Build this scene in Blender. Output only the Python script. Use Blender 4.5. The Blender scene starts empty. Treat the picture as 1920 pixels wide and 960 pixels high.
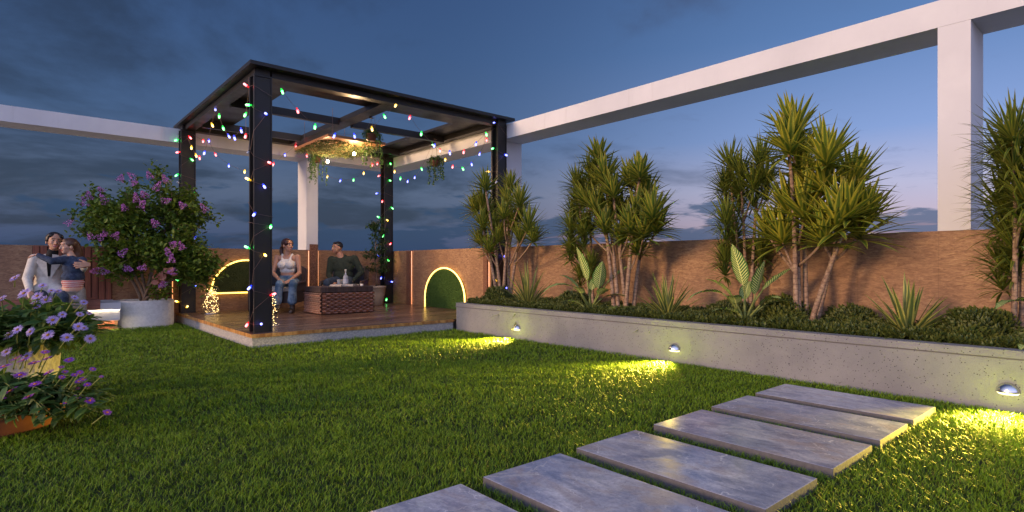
import bpy, math, random
import numpy as np
from mathutils import Vector, Matrix, noise

# ------------------------------------------------------------------ camera, sky, sun
scene = bpy.context.scene
C = scene.collection
cam_d = bpy.data.cameras.new('camera')
cam = bpy.data.objects.new('camera', cam_d); C.objects.link(cam)
cam.location = (0.0, 0.0, 0.95)
cam.rotation_euler = (math.radians(90), 0, math.radians(-41.01))
cam_d.sensor_width = 36.0
cam_d.lens = 36.0 * 1074.0 / 1920.0
cam_d.shift_y = (497.0 - 480.0) / 1920.0
cam_d.clip_start = 0.05
cam_d.clip_end = 2000
scene.camera = cam
TH = math.radians(41.01)
FW = Vector((math.sin(TH), math.cos(TH), 0)); RT = Vector((math.cos(TH), -math.sin(TH), 0))

scene.view_settings.view_transform = 'Standard'
scene.view_settings.look = 'None'
scene.view_settings.exposure = 0.95
scene.view_settings.gamma = 1.0
scene.view_settings.use_curve_mapping = False
scene.render.engine = 'CYCLES'
scene.cycles.max_bounces = 7
scene.cycles.diffuse_bounces = 3
scene.cycles.glossy_bounces = 3
scene.cycles.transmission_bounces = 6
scene.cycles.transparent_max_bounces = 10
scene.cycles.caustics_reflective = False
scene.cycles.caustics_refractive = False
scene.cycles.sample_clamp_indirect = 3.0

SUN_EL = math.radians(9); SUN_AZ_FROM = Vector((-1.0, 0.12, 0)).normalized()   # where the last light comes from


class NT:
    """tiny helper to write node trees"""
    def __init__(s, tree):
        s.t = tree; s.n = tree.nodes; s.l = tree.links; s.n.clear()
    def __call__(s, kind, inp=None, **kw):
        nd = s.n.new(kind)
        for k, v in kw.items(): setattr(nd, k, v)
        for k, v in (inp or {}).items():
            sk = nd.inputs[k]
            if isinstance(v, bpy.types.NodeSocket): s.l.new(v, sk)
            else:
                if sk.type == 'RGBA' and len(v) == 3: v = (*v, 1)
                sk.default_value = v
        return nd
    def math(s, op, a, b=0.0, clamp=False):
        return s('ShaderNodeMath', {0: a, 1: b}, operation=op, use_clamp=clamp).outputs[0]
    def mix(s, f, a, b, mode='MIX'):
        nd = s.n.new('ShaderNodeMix'); nd.data_type = 'RGBA'; nd.blend_type = mode
        for i, v in ((0, f), (6, a), (7, b)):
            if isinstance(v, bpy.types.NodeSocket): s.l.new(v, nd.inputs[i])
            else:
                if i and len(v) == 3: v = (*v, 1)
                nd.inputs[i].default_value = v
        return nd.outputs[2]
    def ramp(s, f, stops, interp='LINEAR'):
        nd = s.n.new('ShaderNodeValToRGB'); cr = nd.color_ramp; cr.interpolation = interp
        while len(cr.elements) < len(stops): cr.elements.new(0.5)
        for e, (p, c) in zip(cr.elements, stops):
            e.position = p
            e.color = (*c, 1) if isinstance(c, tuple) else (c, c, c, 1)
        s.l.new(f, nd.inputs[0]); return nd.outputs[0]
    def noise(s, vec, scale, detail=4, rough=0.55, dist=0.0):
        return s('ShaderNodeTexNoise', {'Vector': vec, 'Scale': scale, 'Detail': detail, 'Roughness': rough, 'Distortion': dist}).outputs['Fac']
    def mrange(s, v, a, b, c=0.0, d=1.0, smooth=True):
        return s('ShaderNodeMapRange', {'Value': v, 'From Min': a, 'From Max': b, 'To Min': c, 'To Max': d},
                 interpolation_type='SMOOTHSTEP' if smooth else 'LINEAR').outputs[0]


world = bpy.data.worlds.new('World'); scene.world = world; world.use_nodes = True
w = NT(world.node_tree)
tc = w('ShaderNodeTexCoord')
dirv = w('ShaderNodeVectorMath', {0: tc.outputs['Generated']}, operation='NORMALIZE').outputs[0]
sep = w('ShaderNodeSeparateXYZ', {0: dirv})
zel = w.math('MAXIMUM', sep.outputs[2], 0.0)
lat = w('ShaderNodeVectorMath', {0: dirv, 1: tuple(RT)}, operation='DOT_PRODUCT').outputs['Value']
away = w('ShaderNodeVectorMath', {0: dirv, 1: (0.88, 0.47, 0)}, operation='DOT_PRODUCT').outputs['Value']
right_c = w.ramp(zel, [(0.0, (.30, .21, .25)), (.065, (.36, .28, .34)), (.12, (.32, .31, .42)), (.20, (.155, .225, .41)), (.34, (.070, .135, .28)), (.5, (.038, .080, .18)), (1.0, (.02, .05, .12))])
left_c = w.ramp(zel, [(0.0, (.014, .038, .095)), (.05, (.032, .050, .105)), (.12, (.055, .075, .125)), (.22, (.035, .066, .135)), (.34, (.027, .057, .130)), (.5, (.019, .043, .11)), (1.0, (.015, .035, .09))])
az = w.mrange(lat, -0.18, 0.62)
base = w.mix(az, left_c, right_c)
# clouds: one broad high layer, one low bank near the horizon
den = w.math('ADD', zel, 0.16)
pxy = w('ShaderNodeCombineXYZ', {0: w.math('DIVIDE', sep.outputs[0], den), 1: w.math('DIVIDE', sep.outputs[1], den), 2: 0.0}).outputs[0]
n1 = w.noise(pxy, 0.85, 9, 0.60, 0.35)
leftness = w.mrange(lat, 0.25, -0.55)
thr = w.math('SUBTRACT', 0.56, w.math('MULTIPLY', leftness, 0.10))
c1 = w.mrange(w.math('SUBTRACT', n1, thr), -0.05, 0.13)
c1 = w.math('MULTIPLY', c1, w.mrange(lat, 0.62, 0.10))
cloudcol = w.mix(az, (.012, .020, .042), (.050, .064, .125))
col = w.mix(w.math('MULTIPLY', c1, 0.85), base, cloudcol)
bx = w('ShaderNodeVectorMath', {0: dirv, 1: (3.2, 3.2, 15.0)}, operation='MULTIPLY').outputs[0]
n2 = w.noise(bx, 1.7, 8, 0.58, 0.25)
low = w.mrange(zel, 0.17, 0.02)
c2 = w.mrange(w.math('ADD', n2, w.math('MULTIPLY', low, 0.22)), 0.62, 0.69)
bankcol = w.mix(az, (.012, .032, .078), (.040, .068, .140))
col = w.mix(w.math('MULTIPLY', c2, w.mrange(zel, 0.19, 0.12, 0, 0.86)), col, bankcol)
# pink-lit streaks low on the right
n3 = w.noise(w('ShaderNodeVectorMath', {0: dirv, 1: (4.0, 4.0, 34.0)}, operation='MULTIPLY').outputs[0], 2.1, 6, 0.6, 0.3)
c3 = w.math('MULTIPLY', w.mrange(n3, 0.57, 0.66), w.math('MULTIPLY', w.mrange(zel, 0.075, 0.045), w.mrange(lat, -0.2, 0.35)))
col = w.mix(w.math('MULTIPLY', c3, 0.45), col, (.42, .24, .25))
# thin wispy streaks
n4 = w.noise(w('ShaderNodeVectorMath', {0: dirv, 1: (5.0, 5.0, 22.0)}, operation='MULTIPLY').outputs[0], 2.6, 9, 0.66, 0.5)
c4 = w.math('MULTIPLY', w.mrange(n4, 0.56, 0.70), w.mrange(zel, 0.32, 0.16))
col = w.mix(w.math('MULTIPLY', c4, 0.30), col, w.mix(az, (.018, .034, .070), (.10, .12, .21)))
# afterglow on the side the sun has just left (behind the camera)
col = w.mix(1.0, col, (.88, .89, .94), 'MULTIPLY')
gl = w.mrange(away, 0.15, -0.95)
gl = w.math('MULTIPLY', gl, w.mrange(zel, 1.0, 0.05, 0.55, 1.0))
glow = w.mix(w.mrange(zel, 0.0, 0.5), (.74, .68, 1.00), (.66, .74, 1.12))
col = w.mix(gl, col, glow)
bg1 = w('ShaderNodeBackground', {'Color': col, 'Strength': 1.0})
sky = w('ShaderNodeTexSky', sky_type='NISHITA', sun_disc=False, sun_elevation=SUN_EL,
        sun_rotation=math.atan2(SUN_AZ_FROM.x, SUN_AZ_FROM.y), air_density=1.2, dust_density=1.5, ozone_density=3.0)
bg2 = w('ShaderNodeBackground', {'Color': sky.outputs[0], 'Strength': 0.05})
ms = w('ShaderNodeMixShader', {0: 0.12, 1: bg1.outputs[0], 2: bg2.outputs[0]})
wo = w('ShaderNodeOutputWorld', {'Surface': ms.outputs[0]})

sd = bpy.data.lights.new('sun', 'SUN'); sd.energy = 1.35; sd.angle = math.radians(9.0); sd.color = (1.0, .64, .34)
sun = bpy.data.objects.new('sun', sd); C.objects.link(sun)
to_sun = SUN_AZ_FROM * math.cos(SUN_EL) + Vector((0, 0, math.sin(SUN_EL)))
sun.rotation_euler = to_sun.to_track_quat('Z', 'Y').to_euler()

rng = random.Random(11)
nrg = np.random.default_rng(5)
PI = math.pi

# ------------------------------------------------------------------ object helpers
def tag(o, label=None, cat=None, group=None, kind=None):
    if label: o['label'] = label
    if cat: o['category'] = cat
    if group: o['group'] = group
    if kind: o['kind'] = kind
    return o

def wloc(o):
    v = Vector((0, 0, 0))
    while o is not None:
        v += o.location; o = o.parent
    return v

def thing(name, loc, label, cat, group=None, rz=0.0):
    o = bpy.data.objects.new(name, None); C.objects.link(o); o.empty_display_size = .1
    o.location = loc; o.rotation_euler = (0, 0, rz)
    return tag(o, label, cat, group)

class MB:
    """collects faces; build() links them as one mesh object"""
    def __init__(s): s.v = []; s.f = []; s.uv = []; s.m = []; s.cm = 0
    def add(s, x, y, z, u=0.0, v=0.0):
        s.v.append((x, y, z)); s.uv.append((u, v)); return len(s.v) - 1
    def face(s, *i): s.f.append(tuple(i)); s.m.append(s.cm)
    def box(s, x0, x1, y0, y1, z0, z1):
        b = [s.add(x, y, z) for z in (z0, z1) for x, y in ((x0, y0), (x1, y0), (x1, y1), (x0, y1))]
        for q in ((3, 2, 1, 0), (4, 5, 6, 7), (0, 1, 5, 4), (1, 2, 6, 5), (2, 3, 7, 6), (3, 0, 4, 7)): s.face(*[b[k] for k in q])
    def prism(s, pts, z0, z1):
        n = len(pts)
        a = [s.add(p[0], p[1], z0) for p in pts]; b = [s.add(p[0], p[1], z1) for p in pts]
        s.face(*a[::-1]); s.face(*b)
        for i in range(n): s.face(a[i], a[(i+1) % n], b[(i+1) % n], b[i])
    def tube(s, pts, rad, n=6, caps=True):
        pts = [Vector(p) for p in pts]
        if not hasattr(rad, '__len__'): rad = [rad] * len(pts)
        rings = []; up = Vector((0, 0, 1))
        T0 = (pts[1] - pts[0]).normalized()
        a = up.cross(T0)
        if a.length < .1: a = Vector((1, 0, 0)).cross(T0)
        a.normalize()
        for i, p in enumerate(pts):
            T = (pts[min(i+1, len(pts)-1)] - pts[max(i-1, 0)])
            if T.length < 1e-9: T = T0
            T.normalize()
            a = (a - T * a.dot(T))
            if a.length < 1e-6: a = T.orthogonal()
            a.normalize(); b = T.cross(a)
            rings.append([s.add(*(p + (a*math.cos(2*PI*k/n) + b*math.sin(2*PI*k/n)) * rad[i]), k/n, i/(len(pts)-1)) for k in range(n)])
        for i in range(len(rings)-1):
            for k in range(n): s.face(rings[i][k], rings[i][(k+1) % n], rings[i+1][(k+1) % n], rings[i+1][k])
        if caps: s.face(*rings[0][::-1]); s.face(*rings[-1])
    def lathe(s, prof, c=(0, 0), n=32, sx=1.0, sy=1.0, cap0=True, cap1=True):
        rings = []
        for r, z in prof:
            rings.append([s.add(c[0] + r*sx*math.cos(2*PI*k/n), c[1] + r*sy*math.sin(2*PI*k/n), z, k/n, z) for k in range(n)])
        for i in range(len(rings)-1):
            for k in range(n): s.face(rings[i][k], rings[i][(k+1) % n], rings[i+1][(k+1) % n], rings[i+1][k])
        if cap0: s.face(*rings[0][::-1])
        if cap1: s.face(*rings[-1])
    def ball(s, c, r, n=8, m=6, q=None):
        c = Vector(c); r = Vector(r) if hasattr(r, '__len__') else Vector((r, r, r))
        def P(a, b):
            v = Vector((r.x*math.sin(a)*math.cos(b), r.y*math.sin(a)*math.sin(b), r.z*math.cos(a)))
            return c + (q @ v if q else v)
        top = s.add(*P(0, 0)); bot = s.add(*P(PI, 0))
        R = [[s.add(*P(PI*i/m, 2*PI*k/n), k/n, i/m) for k in range(n)] for i in range(1, m)]
        for k in range(n):
            s.face(top, R[0][k], R[0][(k+1) % n]); s.face(bot, R[-1][(k+1) % n], R[-1][k])
            for i in range(len(R)-1): s.face(R[i][k], R[i+1][k], R[i+1][(k+1) % n], R[i][(k+1) % n])
    def build(s, name, mat, parent=None, smooth=False, bevel=0.0, world=True):
        me = bpy.data.meshes.new(name)
        off = wloc(parent) if (parent is not None and world) else Vector((0, 0, 0))
        vs = np.array(s.v, dtype=float) - np.array(off)
        me.from_pydata([tuple(a) for a in vs], [], s.f)
        uvl = me.uv_layers.new(name='UVMap')
        li = np.zeros(len(me.loops), dtype=np.int32); me.loops.foreach_get('vertex_index', li)
        uvl.data.foreach_set('uv', np.array(s.uv, dtype=np.float32)[li].ravel())
        mats = mat if isinstance(mat, (list, tuple)) else [mat]
        for m_ in mats: me.materials.append(m_)
        if len(mats) > 1: me.polygons.foreach_set('material_index', s.m)
        if smooth: me.polygons.foreach_set('use_smooth', [True]*len(me.polygons))
        me.validate(); me.update()
        o = bpy.data.objects.new(name, me); C.objects.link(o)
        if parent is not None: o.parent = parent
        if bevel:
            b = o.modifiers.new('bevel', 'BEVEL'); b.width = bevel; b.segments = 2; b.limit_method = 'ANGLE'; b.angle_limit = math.radians(40)
        return o

def copy_tree(o, parent=None):
    c = o.copy(); C.objects.link(c); c.parent = parent
    for ch in list(o.children): copy_tree(ch, c)
    return c

# ------------------------------------------------------------------ materials
def mat(name, base=(.5, .5, .5), rough=.6, metal=0.0, fn=None, spec=None, **kw):
    m = bpy.data.materials.new(name); m.use_nodes = True
    n = NT(m.node_tree)
    b = n('ShaderNodeBsdfPrincipled', {'Base Color': base, 'Roughness': rough, 'Metallic': metal})
    if spec is not None: b.inputs['Specular IOR Level'].default_value = spec
    for k, v in kw.items(): b.inputs[k.replace('_', ' ')].default_value = v
    out = n('ShaderNodeOutputMaterial', {'Surface': b.outputs[0]})
    if fn: fn(n, b)
    return m
def co(n, kind='Object', scale=None):
    v = n('ShaderNodeTexCoord').outputs[kind]
    if kind == 'World': pass
    if scale: v = n('ShaderNodeVectorMath', {0: v, 1: scale}, operation='MULTIPLY').outputs[0]
    return v
def pos(n, scale=None):
    v = n('ShaderNodeNewGeometry').outputs['Position']
    if scale: v = n('ShaderNodeVectorMath', {0: v, 1: scale}, operation='MULTIPLY').outputs[0]
    return v
def bump(n, b, h, strength=.4, dist=.01):
    bp = n('ShaderNodeBump', {'Height': h, 'Strength': strength, 'Distance': dist})
    n.l.new(bp.outputs[0], b.inputs['Normal'])
def setc(n, b, c, k='Base Color'): n.l.new(c, b.inputs[k])
def emis(name, color, strength, base=(.8, .8, .8)):
    m = bpy.data.materials.new(name); m.use_nodes = True; n = NT(m.node_tree)
    e = n('ShaderNodeBsdfPrincipled', {'Base Color': base, 'Emission Color': color, 'Emission Strength': strength, 'Roughness': .4})
    n('ShaderNodeOutputMaterial', {'Surface': e.outputs[0]}); return m
COLS = {'near_left': (2.1, 2.305, 6.97, 7.16, [('r', (2.075, 7.131, 3.053), 's'), ('g', (2.075, 7.031, 2.812), 's'), ('b', (2.233, 6.945, 2.717), 'f'), ('w', (2.075, 7.071, 2.284), 's'), ('r', (2.282, 6.945, 2.148), 'f'), ('y', (2.075, 7.051, 1.945), 's'), ('b', (2.197, 6.945, 1.883), 'f'), ('b', (2.102, 6.945, 1.548), 'f'), ('g', (2.282, 6.945, 1.414), 'f'), ('g', (2.075, 7.091, 1.15), 's'), ('y', (2.209, 6.945, 1.075), 'f'), ('b', (2.075, 7.011, 0.702), 's'), ('r', (2.288, 6.945, 0.598), 'f'), ('r', (2.075, 7.111, 0.267), 's'), ('b', (2.173, 6.945, 0.261), 'f')]), 'far_left': (2.06, 2.275, 10.6, 10.79, [('g', (2.035, 10.734, 3.014), 's'), ('r', (2.174, 10.575, 3.061), 'f'), ('r', (2.035, 10.613, 2.794), 's'), ('g', (2.198, 10.575, 2.696), 'f'), ('g', (2.035, 10.734, 2.443), 's'), ('w', (2.035, 10.573, 2.277), 's'), ('g', (2.261, 10.575, 2.148), 'f'), ('y', (2.167, 10.575, 1.887), 'f'), ('r', (2.035, 10.416, 1.541), 's'), ('b', (2.261, 10.575, 1.408), 'f'), ('b', (2.182, 10.575, 1.064), 'f'), ('g', (2.035, 10.653, 0.697), 's'), ('b', (2.261, 10.575, 0.598), 'f'), ('y', (2.035, 10.693, 0.346), 's'), ('y', (2.135, 10.575, 0.26), 'f')]), 'far_right': (5.755, 5.945, 10.6, 10.79, [('b', (5.73, 10.749, 3.205), 's'), ('g', (5.868, 10.575, 3.054), 'f'), ('r', (5.73, 10.772, 2.81), 's'), ('g', (5.844, 10.575, 2.699), 'f'), ('b', (5.73, 10.865, 2.453), 's'), ('r', (5.73, 10.658, 2.28), 's'), ('g', (5.893, 10.575, 2.141), 'f'), ('g', (5.73, 10.795, 1.937), 's'), ('y', (5.807, 10.575, 1.861), 'f'), ('g', (5.73, 10.613, 1.564), 's'), ('r', (5.881, 10.575, 1.402), 'f'), ('b', (5.73, 10.818, 1.139), 's'), ('g', (5.807, 10.575, 1.06), 'f'), ('b', (5.73, 10.704, 0.697), 's'), ('b', (5.881, 10.575, 0.608), 'f'), ('g', (5.782, 10.575, 0.259), 'f')]), 'near_right': (5.765, 5.95, 6.97, 7.14, [('b', (5.74, 7.012, 3.202), 's'), ('g', (5.74, 7.052, 2.803), 's'), ('b', (5.894, 6.945, 2.705), 'f'), ('y', (5.74, 7.16, 2.444), 's'), ('w', (5.74, 6.959, 2.277), 's'), ('r', (5.938, 6.945, 2.15), 'f'), ('g', (5.849, 6.945, 1.871), 'f'), ('b', (5.74, 6.985, 1.514), 's'), ('r', (5.74, 7.106, 1.145), 's'), ('b', (5.871, 6.945, 1.077), 'f'), ('y', (5.74, 6.985, 0.706), 's'), ('b', (5.905, 6.945, 0.585), 'f')])}
GARLANDS = {'front': ((2.288, 7.02, 3.172), [('g', (2.431, 7.02, 3.036)), ('r', (2.617, 7.02, 2.837)), ('g', (2.843, 7.02, 2.677)), ('b', (3.101, 7.02, 2.602)), ('b', (3.364, 7.02, 2.641)), ('y', (3.616, 7.02, 2.771)), ('g', (3.798, 7.02, 2.966)), ('y', (3.986, 7.02, 3.153)), ('r', (4.206, 7.02, 3.021)), ('g', (4.39, 7.02, 2.823)), ('b', (4.615, 7.02, 2.679)), ('r', (4.708, 7.02, 2.621)), ('b', (4.878, 7.02, 2.612)), ('r', (5.142, 7.02, 2.662)), ('b', (5.375, 7.02, 2.815)), ('g', (5.564, 7.02, 2.991))], (5.747, 7.02, 3.12)), 'back': ((2.23, 10.58, 3.105), [('r', (2.381, 10.58, 3.012)), ('b', (2.462, 10.58, 3.032)), ('r', (2.559, 10.58, 2.812)), ('b', (2.776, 10.58, 2.648)), ('y', (3.034, 10.58, 2.575)), ('r', (3.522, 10.58, 2.762)), ('b', (3.721, 10.58, 2.95)), ('r', (3.914, 10.58, 3.131)), ('r', (4.123, 10.58, 2.99)), ('y', (4.525, 10.58, 2.633)), ('b', (4.793, 10.58, 2.587)), ('g', (5.059, 10.58, 2.623)), ('y', (5.275, 10.58, 2.783)), ('r', (5.461, 10.58, 2.975)), ('r', (5.58, 10.58, 3.01))], (5.676, 10.58, 3.141)), 'left': ((2.16, 7.298, 3.252), [('g', (2.16, 7.488, 2.799)), ('r', (2.16, 7.488, 2.536)), ('b', (2.16, 7.686, 2.643)), ('b', (2.16, 7.987, 2.6)), ('b', (2.16, 8.257, 2.666)), ('g', (2.16, 8.515, 2.819)), ('g', (2.16, 8.704, 3.024)), ('b', (2.16, 8.9, 3.169)), ('y', (2.16, 9.104, 2.972)), ('b', (2.16, 9.502, 2.629)), ('r', (2.16, 9.829, 2.603)), ('y', (2.16, 10.07, 2.671)), ('y', (2.16, 10.357, 2.841))], (2.16, 10.619, 3.049)), 'right': ((5.8, 7.125, 2.959), [('r', (5.8, 7.304, 2.989)), ('b', (5.8, 7.473, 2.779)), ('b', (5.8, 7.707, 2.643)), ('g', (5.8, 7.965, 2.595)), ('r', (5.8, 8.249, 2.668)), ('y', (5.8, 8.479, 2.822)), ('g', (5.8, 8.893, 3.173)), ('g', (5.8, 9.276, 2.761)), ('b', (5.8, 9.504, 2.626)), ('b', (5.8, 9.76, 2.583)), ('g', (5.8, 10.046, 2.668)), ('y', (5.8, 10.279, 2.834))], (5.8, 10.43, 3.092))}
DRAC = {'D1': ((5.42, 6.435, 0.36), [((5.305, 6.706, 2.103), 0.282), ((5.439, 6.955, 1.87), 0.298), ((5.363, 6.844, 1.532), 0.298), ((5.466, 6.702, 1.473), 0.282), ((5.475, 6.392, 1.882), 0.251), ((5.229, 5.846, 1.782), 0.266), ((5.206, 5.659, 1.444), 0.298), ((5.568, 6.379, 1.494), 0.282), ((5.314, 6.616, 1.163), 0.266), ((5.303, 6.261, 1.653), 0.266), ((5.638, 6.303, 1.635), 0.251), ((5.407, 7.102, 1.796), 0.266), ((5.568, 6.972, 1.714), 0.282), ((5.41, 6.521, 1.321), 0.266), ((5.481, 6.128, 1.31), 0.251), ((5.266, 5.619, 1.287), 0.235), ((5.479, 7.06, 1.299), 0.251), ((5.582, 6.443, 2.101), 0.235)], 'n'), 'D2a': ((5.5, 4.787, 0.36), [((5.51, 5.051, 1.967), 0.296), ((5.606, 5.11, 1.736), 0.296), ((5.575, 5.177, 1.598), 0.269), ((5.308, 4.75, 1.325), 0.269), ((5.614, 5.117, 1.069), 0.242), ((5.54, 4.858, 2.085), 0.296), ((5.413, 4.711, 0.93), 0.229), ((5.294, 4.961, 1.4), 0.256), ((5.661, 5.094, 1.914), 0.269), ((5.488, 5.143, 1.138), 0.229), ((5.596, 5.073, 0.789), 0.202)], 's'), 'D2': ((5.35, 4.169, 0.36), [((5.517, 4.697, 2.264), 0.273), ((5.444, 4.525, 2.004), 0.285), ((5.535, 4.713, 1.934), 0.248), ((5.304, 4.549, 1.607), 0.285), ((5.482, 4.49, 1.548), 0.31), ((5.326, 4.306, 1.779), 0.273), ((5.542, 4.223, 1.916), 0.285), ((5.517, 3.991, 1.747), 0.285), ((5.173, 3.633, 1.476), 0.298), ((5.19, 3.948, 1.336), 0.298), ((5.225, 3.795, 1.284), 0.298), ((5.555, 4.393, 1.546), 0.273), ((5.322, 3.959, 1.535), 0.273), ((5.406, 4.793, 1.73), 0.26), ((5.262, 4.374, 1.371), 0.273), ((5.353, 4.21, 1.243), 0.248), ((5.3, 3.906, 1.949), 0.236), ((5.284, 3.67, 1.339), 0.26), ((5.387, 4.777, 1.395), 0.236), ((5.387, 4.008, 1.115), 0.223)], 'n'), 'D3a': ((5.62, 2.828, 0.36), [((5.798, 3.107, 1.992), 0.304), ((5.7, 2.937, 1.876), 0.304), ((5.809, 2.78, 1.979), 0.325), ((5.777, 3.145, 1.736), 0.293), ((5.836, 3.025, 1.673), 0.304), ((5.695, 2.798, 1.723), 0.304), ((5.472, 2.967, 1.368), 0.293), ((5.779, 3.055, 1.217), 0.293), ((5.824, 2.721, 1.782), 0.304), ((5.798, 2.775, 1.043), 0.282), ((5.65, 3.076, 0.989), 0.26)], 's'), 'D3': ((5.4, 2.177, 0.36), [((5.494, 2.315, 2.191), 0.319), ((5.273, 2.264, 1.994), 0.299), ((5.546, 2.274, 1.872), 0.348), ((5.432, 2.333, 1.456), 0.319), ((5.305, 2.125, 1.409), 0.377), ((5.208, 1.917, 1.842), 0.319), ((5.556, 1.839, 1.648), 0.338), ((5.616, 2.159, 1.272), 0.357), ((5.219, 1.845, 1.295), 0.367), ((5.532, 1.764, 1.232), 0.377), ((5.361, 2.36, 1.182), 0.309), ((5.246, 1.765, 1.381), 0.319), ((5.309, 1.976, 1.631), 0.299), ((5.518, 2.225, 1.675), 0.29), ((5.564, 2.584, 1.247), 0.28), ((5.199, 1.935, 1.163), 0.28), ((5.45, 1.69, 1.388), 0.27)], 'n'), 'D4': ((5.45, 0.694, 0.36), [((5.25, 0.719, 1.822), 0.328), ((5.546, 0.804, 1.729), 0.328), ((5.376, 0.721, 1.583), 0.344), ((5.618, 0.836, 1.38), 0.321), ((5.661, 0.79, 1.279), 0.328), ((5.452, 0.732, 1.054), 0.321), ((5.669, 0.838, 0.918), 0.267), ((5.366, 0.636, 1.758), 0.328), ((5.264, 0.596, 1.448), 0.328), ((5.494, 0.608, 1.166), 0.305), ((5.244, 0.648, 1.378), 0.305)], 's')}
AGAVE = [((5.22, 5.674, 0.37), 0.502), ((5.22, 3.492, 0.37), 0.423), ((5.22, 1.332, 0.37), 0.413)]
ZEBRA = [((5.12, 4.473, 0.37), 0.0), ((5.12, 2.592, 0.37), 0.0)]
def f_lawn(n, b):
    p = pos(n)
    a = n.noise(p, 1.1, 5, .6); f = n.noise(p, 60, 3, .6)
    c = n.mix(n.mrange(a, .35, .65), (.022, .040, .008), (.040, .060, .012))
    setc(n, b, n.mix(n.math('MULTIPLY', f, .6), c, (.010, .016, .006))); bump(n, b, f, .8, .02)
M_lawn = mat('lawn_ground', rough=.95, fn=f_lawn)

def f_blade(n, b):
    uv = n('ShaderNodeUVMap', uv_map='UVMap').outputs[0]
    s_ = n('ShaderNodeSeparateXYZ', {0: uv})
    r = n('ShaderNodeNewGeometry').outputs['Random Per Island']
    big = n.noise(pos(n), 1.3, 4, .6)
    a = n.mix(r, (.045, .150, .004), (.19, .31, .010))
    a = n.mix(n.mrange(big, .35, .68), a, n.mix(r, (.075, .210, .006), (.25, .37, .012)))
    a = n.mix(n.math('MULTIPLY', n.math('GREATER_THAN', r, .955), .7), a, (.36, .32, .10))
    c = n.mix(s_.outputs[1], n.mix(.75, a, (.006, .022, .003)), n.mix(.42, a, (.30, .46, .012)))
    setc(n, b, c)
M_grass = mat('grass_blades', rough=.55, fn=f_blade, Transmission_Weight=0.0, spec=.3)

def f_planter(n, b):
    p = pos(n)
    a = n.noise(p, 2.0, 6, .6)
    c = n.mix(n.mrange(a, .3, .7), (.185, .185, .20), (.25, .25, .255))
    v = n('ShaderNodeTexVoronoi', {'Vector': p, 'Scale': 55.0}).outputs['Distance']
    pit = n.mrange(v, .27, .13)
    pick = n.mrange(n.noise(p, 23, 2, .5), .46, .54)
    pit = n.math('MULTIPLY', pit, pick)
    v2 = n('ShaderNodeTexVoronoi', {'Vector': p, 'Scale': 170.0}).outputs['Distance']
    fine = n.mrange(v2, .34, .12, 0, .45)
    c = n.mix(pit, c, (.045, .04, .04)); c = n.mix(fine, c, (.09, .09, .095))
    setc(n, b, c)
    bump(n, b, n.math('SUBTRACT', n.noise(p, 90, 4, .6), n.math('MULTIPLY', pit, 1.5)), .35, .004)
M_planter = mat('sprayed_concrete', rough=.85, fn=f_planter)

def f_terrazzo(n, b):
    p = pos(n)
    v = n('ShaderNodeTexVoronoi', {'Vector': p, 'Scale': 85.0})
    v2 = n('ShaderNodeTexVoronoi', {'Vector': p, 'Scale': 210.0})
    k = n('ShaderNodeSeparateXYZ', {0: v.outputs['Color']}).outputs[0]
    c = n.ramp(k, [(0, (.46, .44, .40)), (.25, (.34, .32, .31)), (.5, (.54, .51, .46)), (.75, (.28, .27, .27)), (1.0, (.64, .61, .56))], 'CONSTANT')
    k2 = n('ShaderNodeSeparateXYZ', {0: v2.outputs['Color']}).outputs[0]
    setc(n, b, n.mix(n.mrange(k2, .3, .8, .1, .7), c, (.40, .385, .37)))
    bump(n, b, v2.outputs['Distance'], .2, .002)
M_terrazzo = mat('deck_concrete', rough=.75, fn=f_terrazzo)

def f_wall(n, b):
    p = pos(n)
    # brushed travertine: long horizontal streaks, large block joints
    st = n.noise(n('ShaderNodeVectorMath', {0: p, 1: (5.0, 5.0, 19)}, operation='MULTIPLY').outputs[0], 2.4, 9, .78, 1.0)
    st2 = n.noise(n('ShaderNodeVectorMath', {0: p, 1: (16, 16, 60)}, operation='MULTIPLY').outputs[0], 1.6, 5, .7, .5)
    blot = n.noise(p, 1.7, 4, .6)
    c = n.ramp(st, [(.32, (.135, .066, .036)), (.46, (.27, .145, .078)), (.57, (.41, .24, .125)), (.70, (.58, .38, .21))])
    c = n.mix(n.mrange(st2, .45, .72, 0, .55), c, (.44, .27, .155))
    c = n.mix(n.mrange(blot, .40, .62, 0, .4), c, (.17, .085, .05))
    s_ = n('ShaderNodeSeparateXYZ', {0: p})
    u = n.math('ADD', s_.outputs[0], s_.outputs[1])
    fr = n.math('FRACT', n.math('DIVIDE', n.math('ADD', u, 100.0), .62))
    j = n.math('LESS_THAN', fr, .007)
    fz = n.math('FRACT', n.math('DIVIDE', n.math('ADD', s_.outputs[2], 9.84), .36))
    j = n.math('MAXIMUM', j, n.math('LESS_THAN', fz, .012))
    c = n.mix(n.math('MULTIPLY', j, .22), c, (.06, .035, .02))
    setc(n, b, c)
    bump(n, b, n.math('SUBTRACT', n.math('ADD', st, st2), n.math('MULTIPLY', j, .3)), .35, .006)
M_wall = mat('brushed_travertine', rough=.72, fn=f_wall)

def f_white(n, b):
    p = pos(n); a = n.noise(p, 1.3, 5, .6); k = n.noise(pos(n, (5, 5, .5)), 2.2, 5, .65)
    c = n.mix(n.mrange(a, .3, .7), (.60, .60, .635), (.68, .68, .71))
    setc(n, b, n.mix(n.mrange(k, .56, .75, 0, .35), c, (.48, .47, .48)))
    bump(n, b, n.noise(p, 60, 4, .6), .12, .003)
M_white = mat('white_plaster', rough=.8, fn=f_white)

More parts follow.
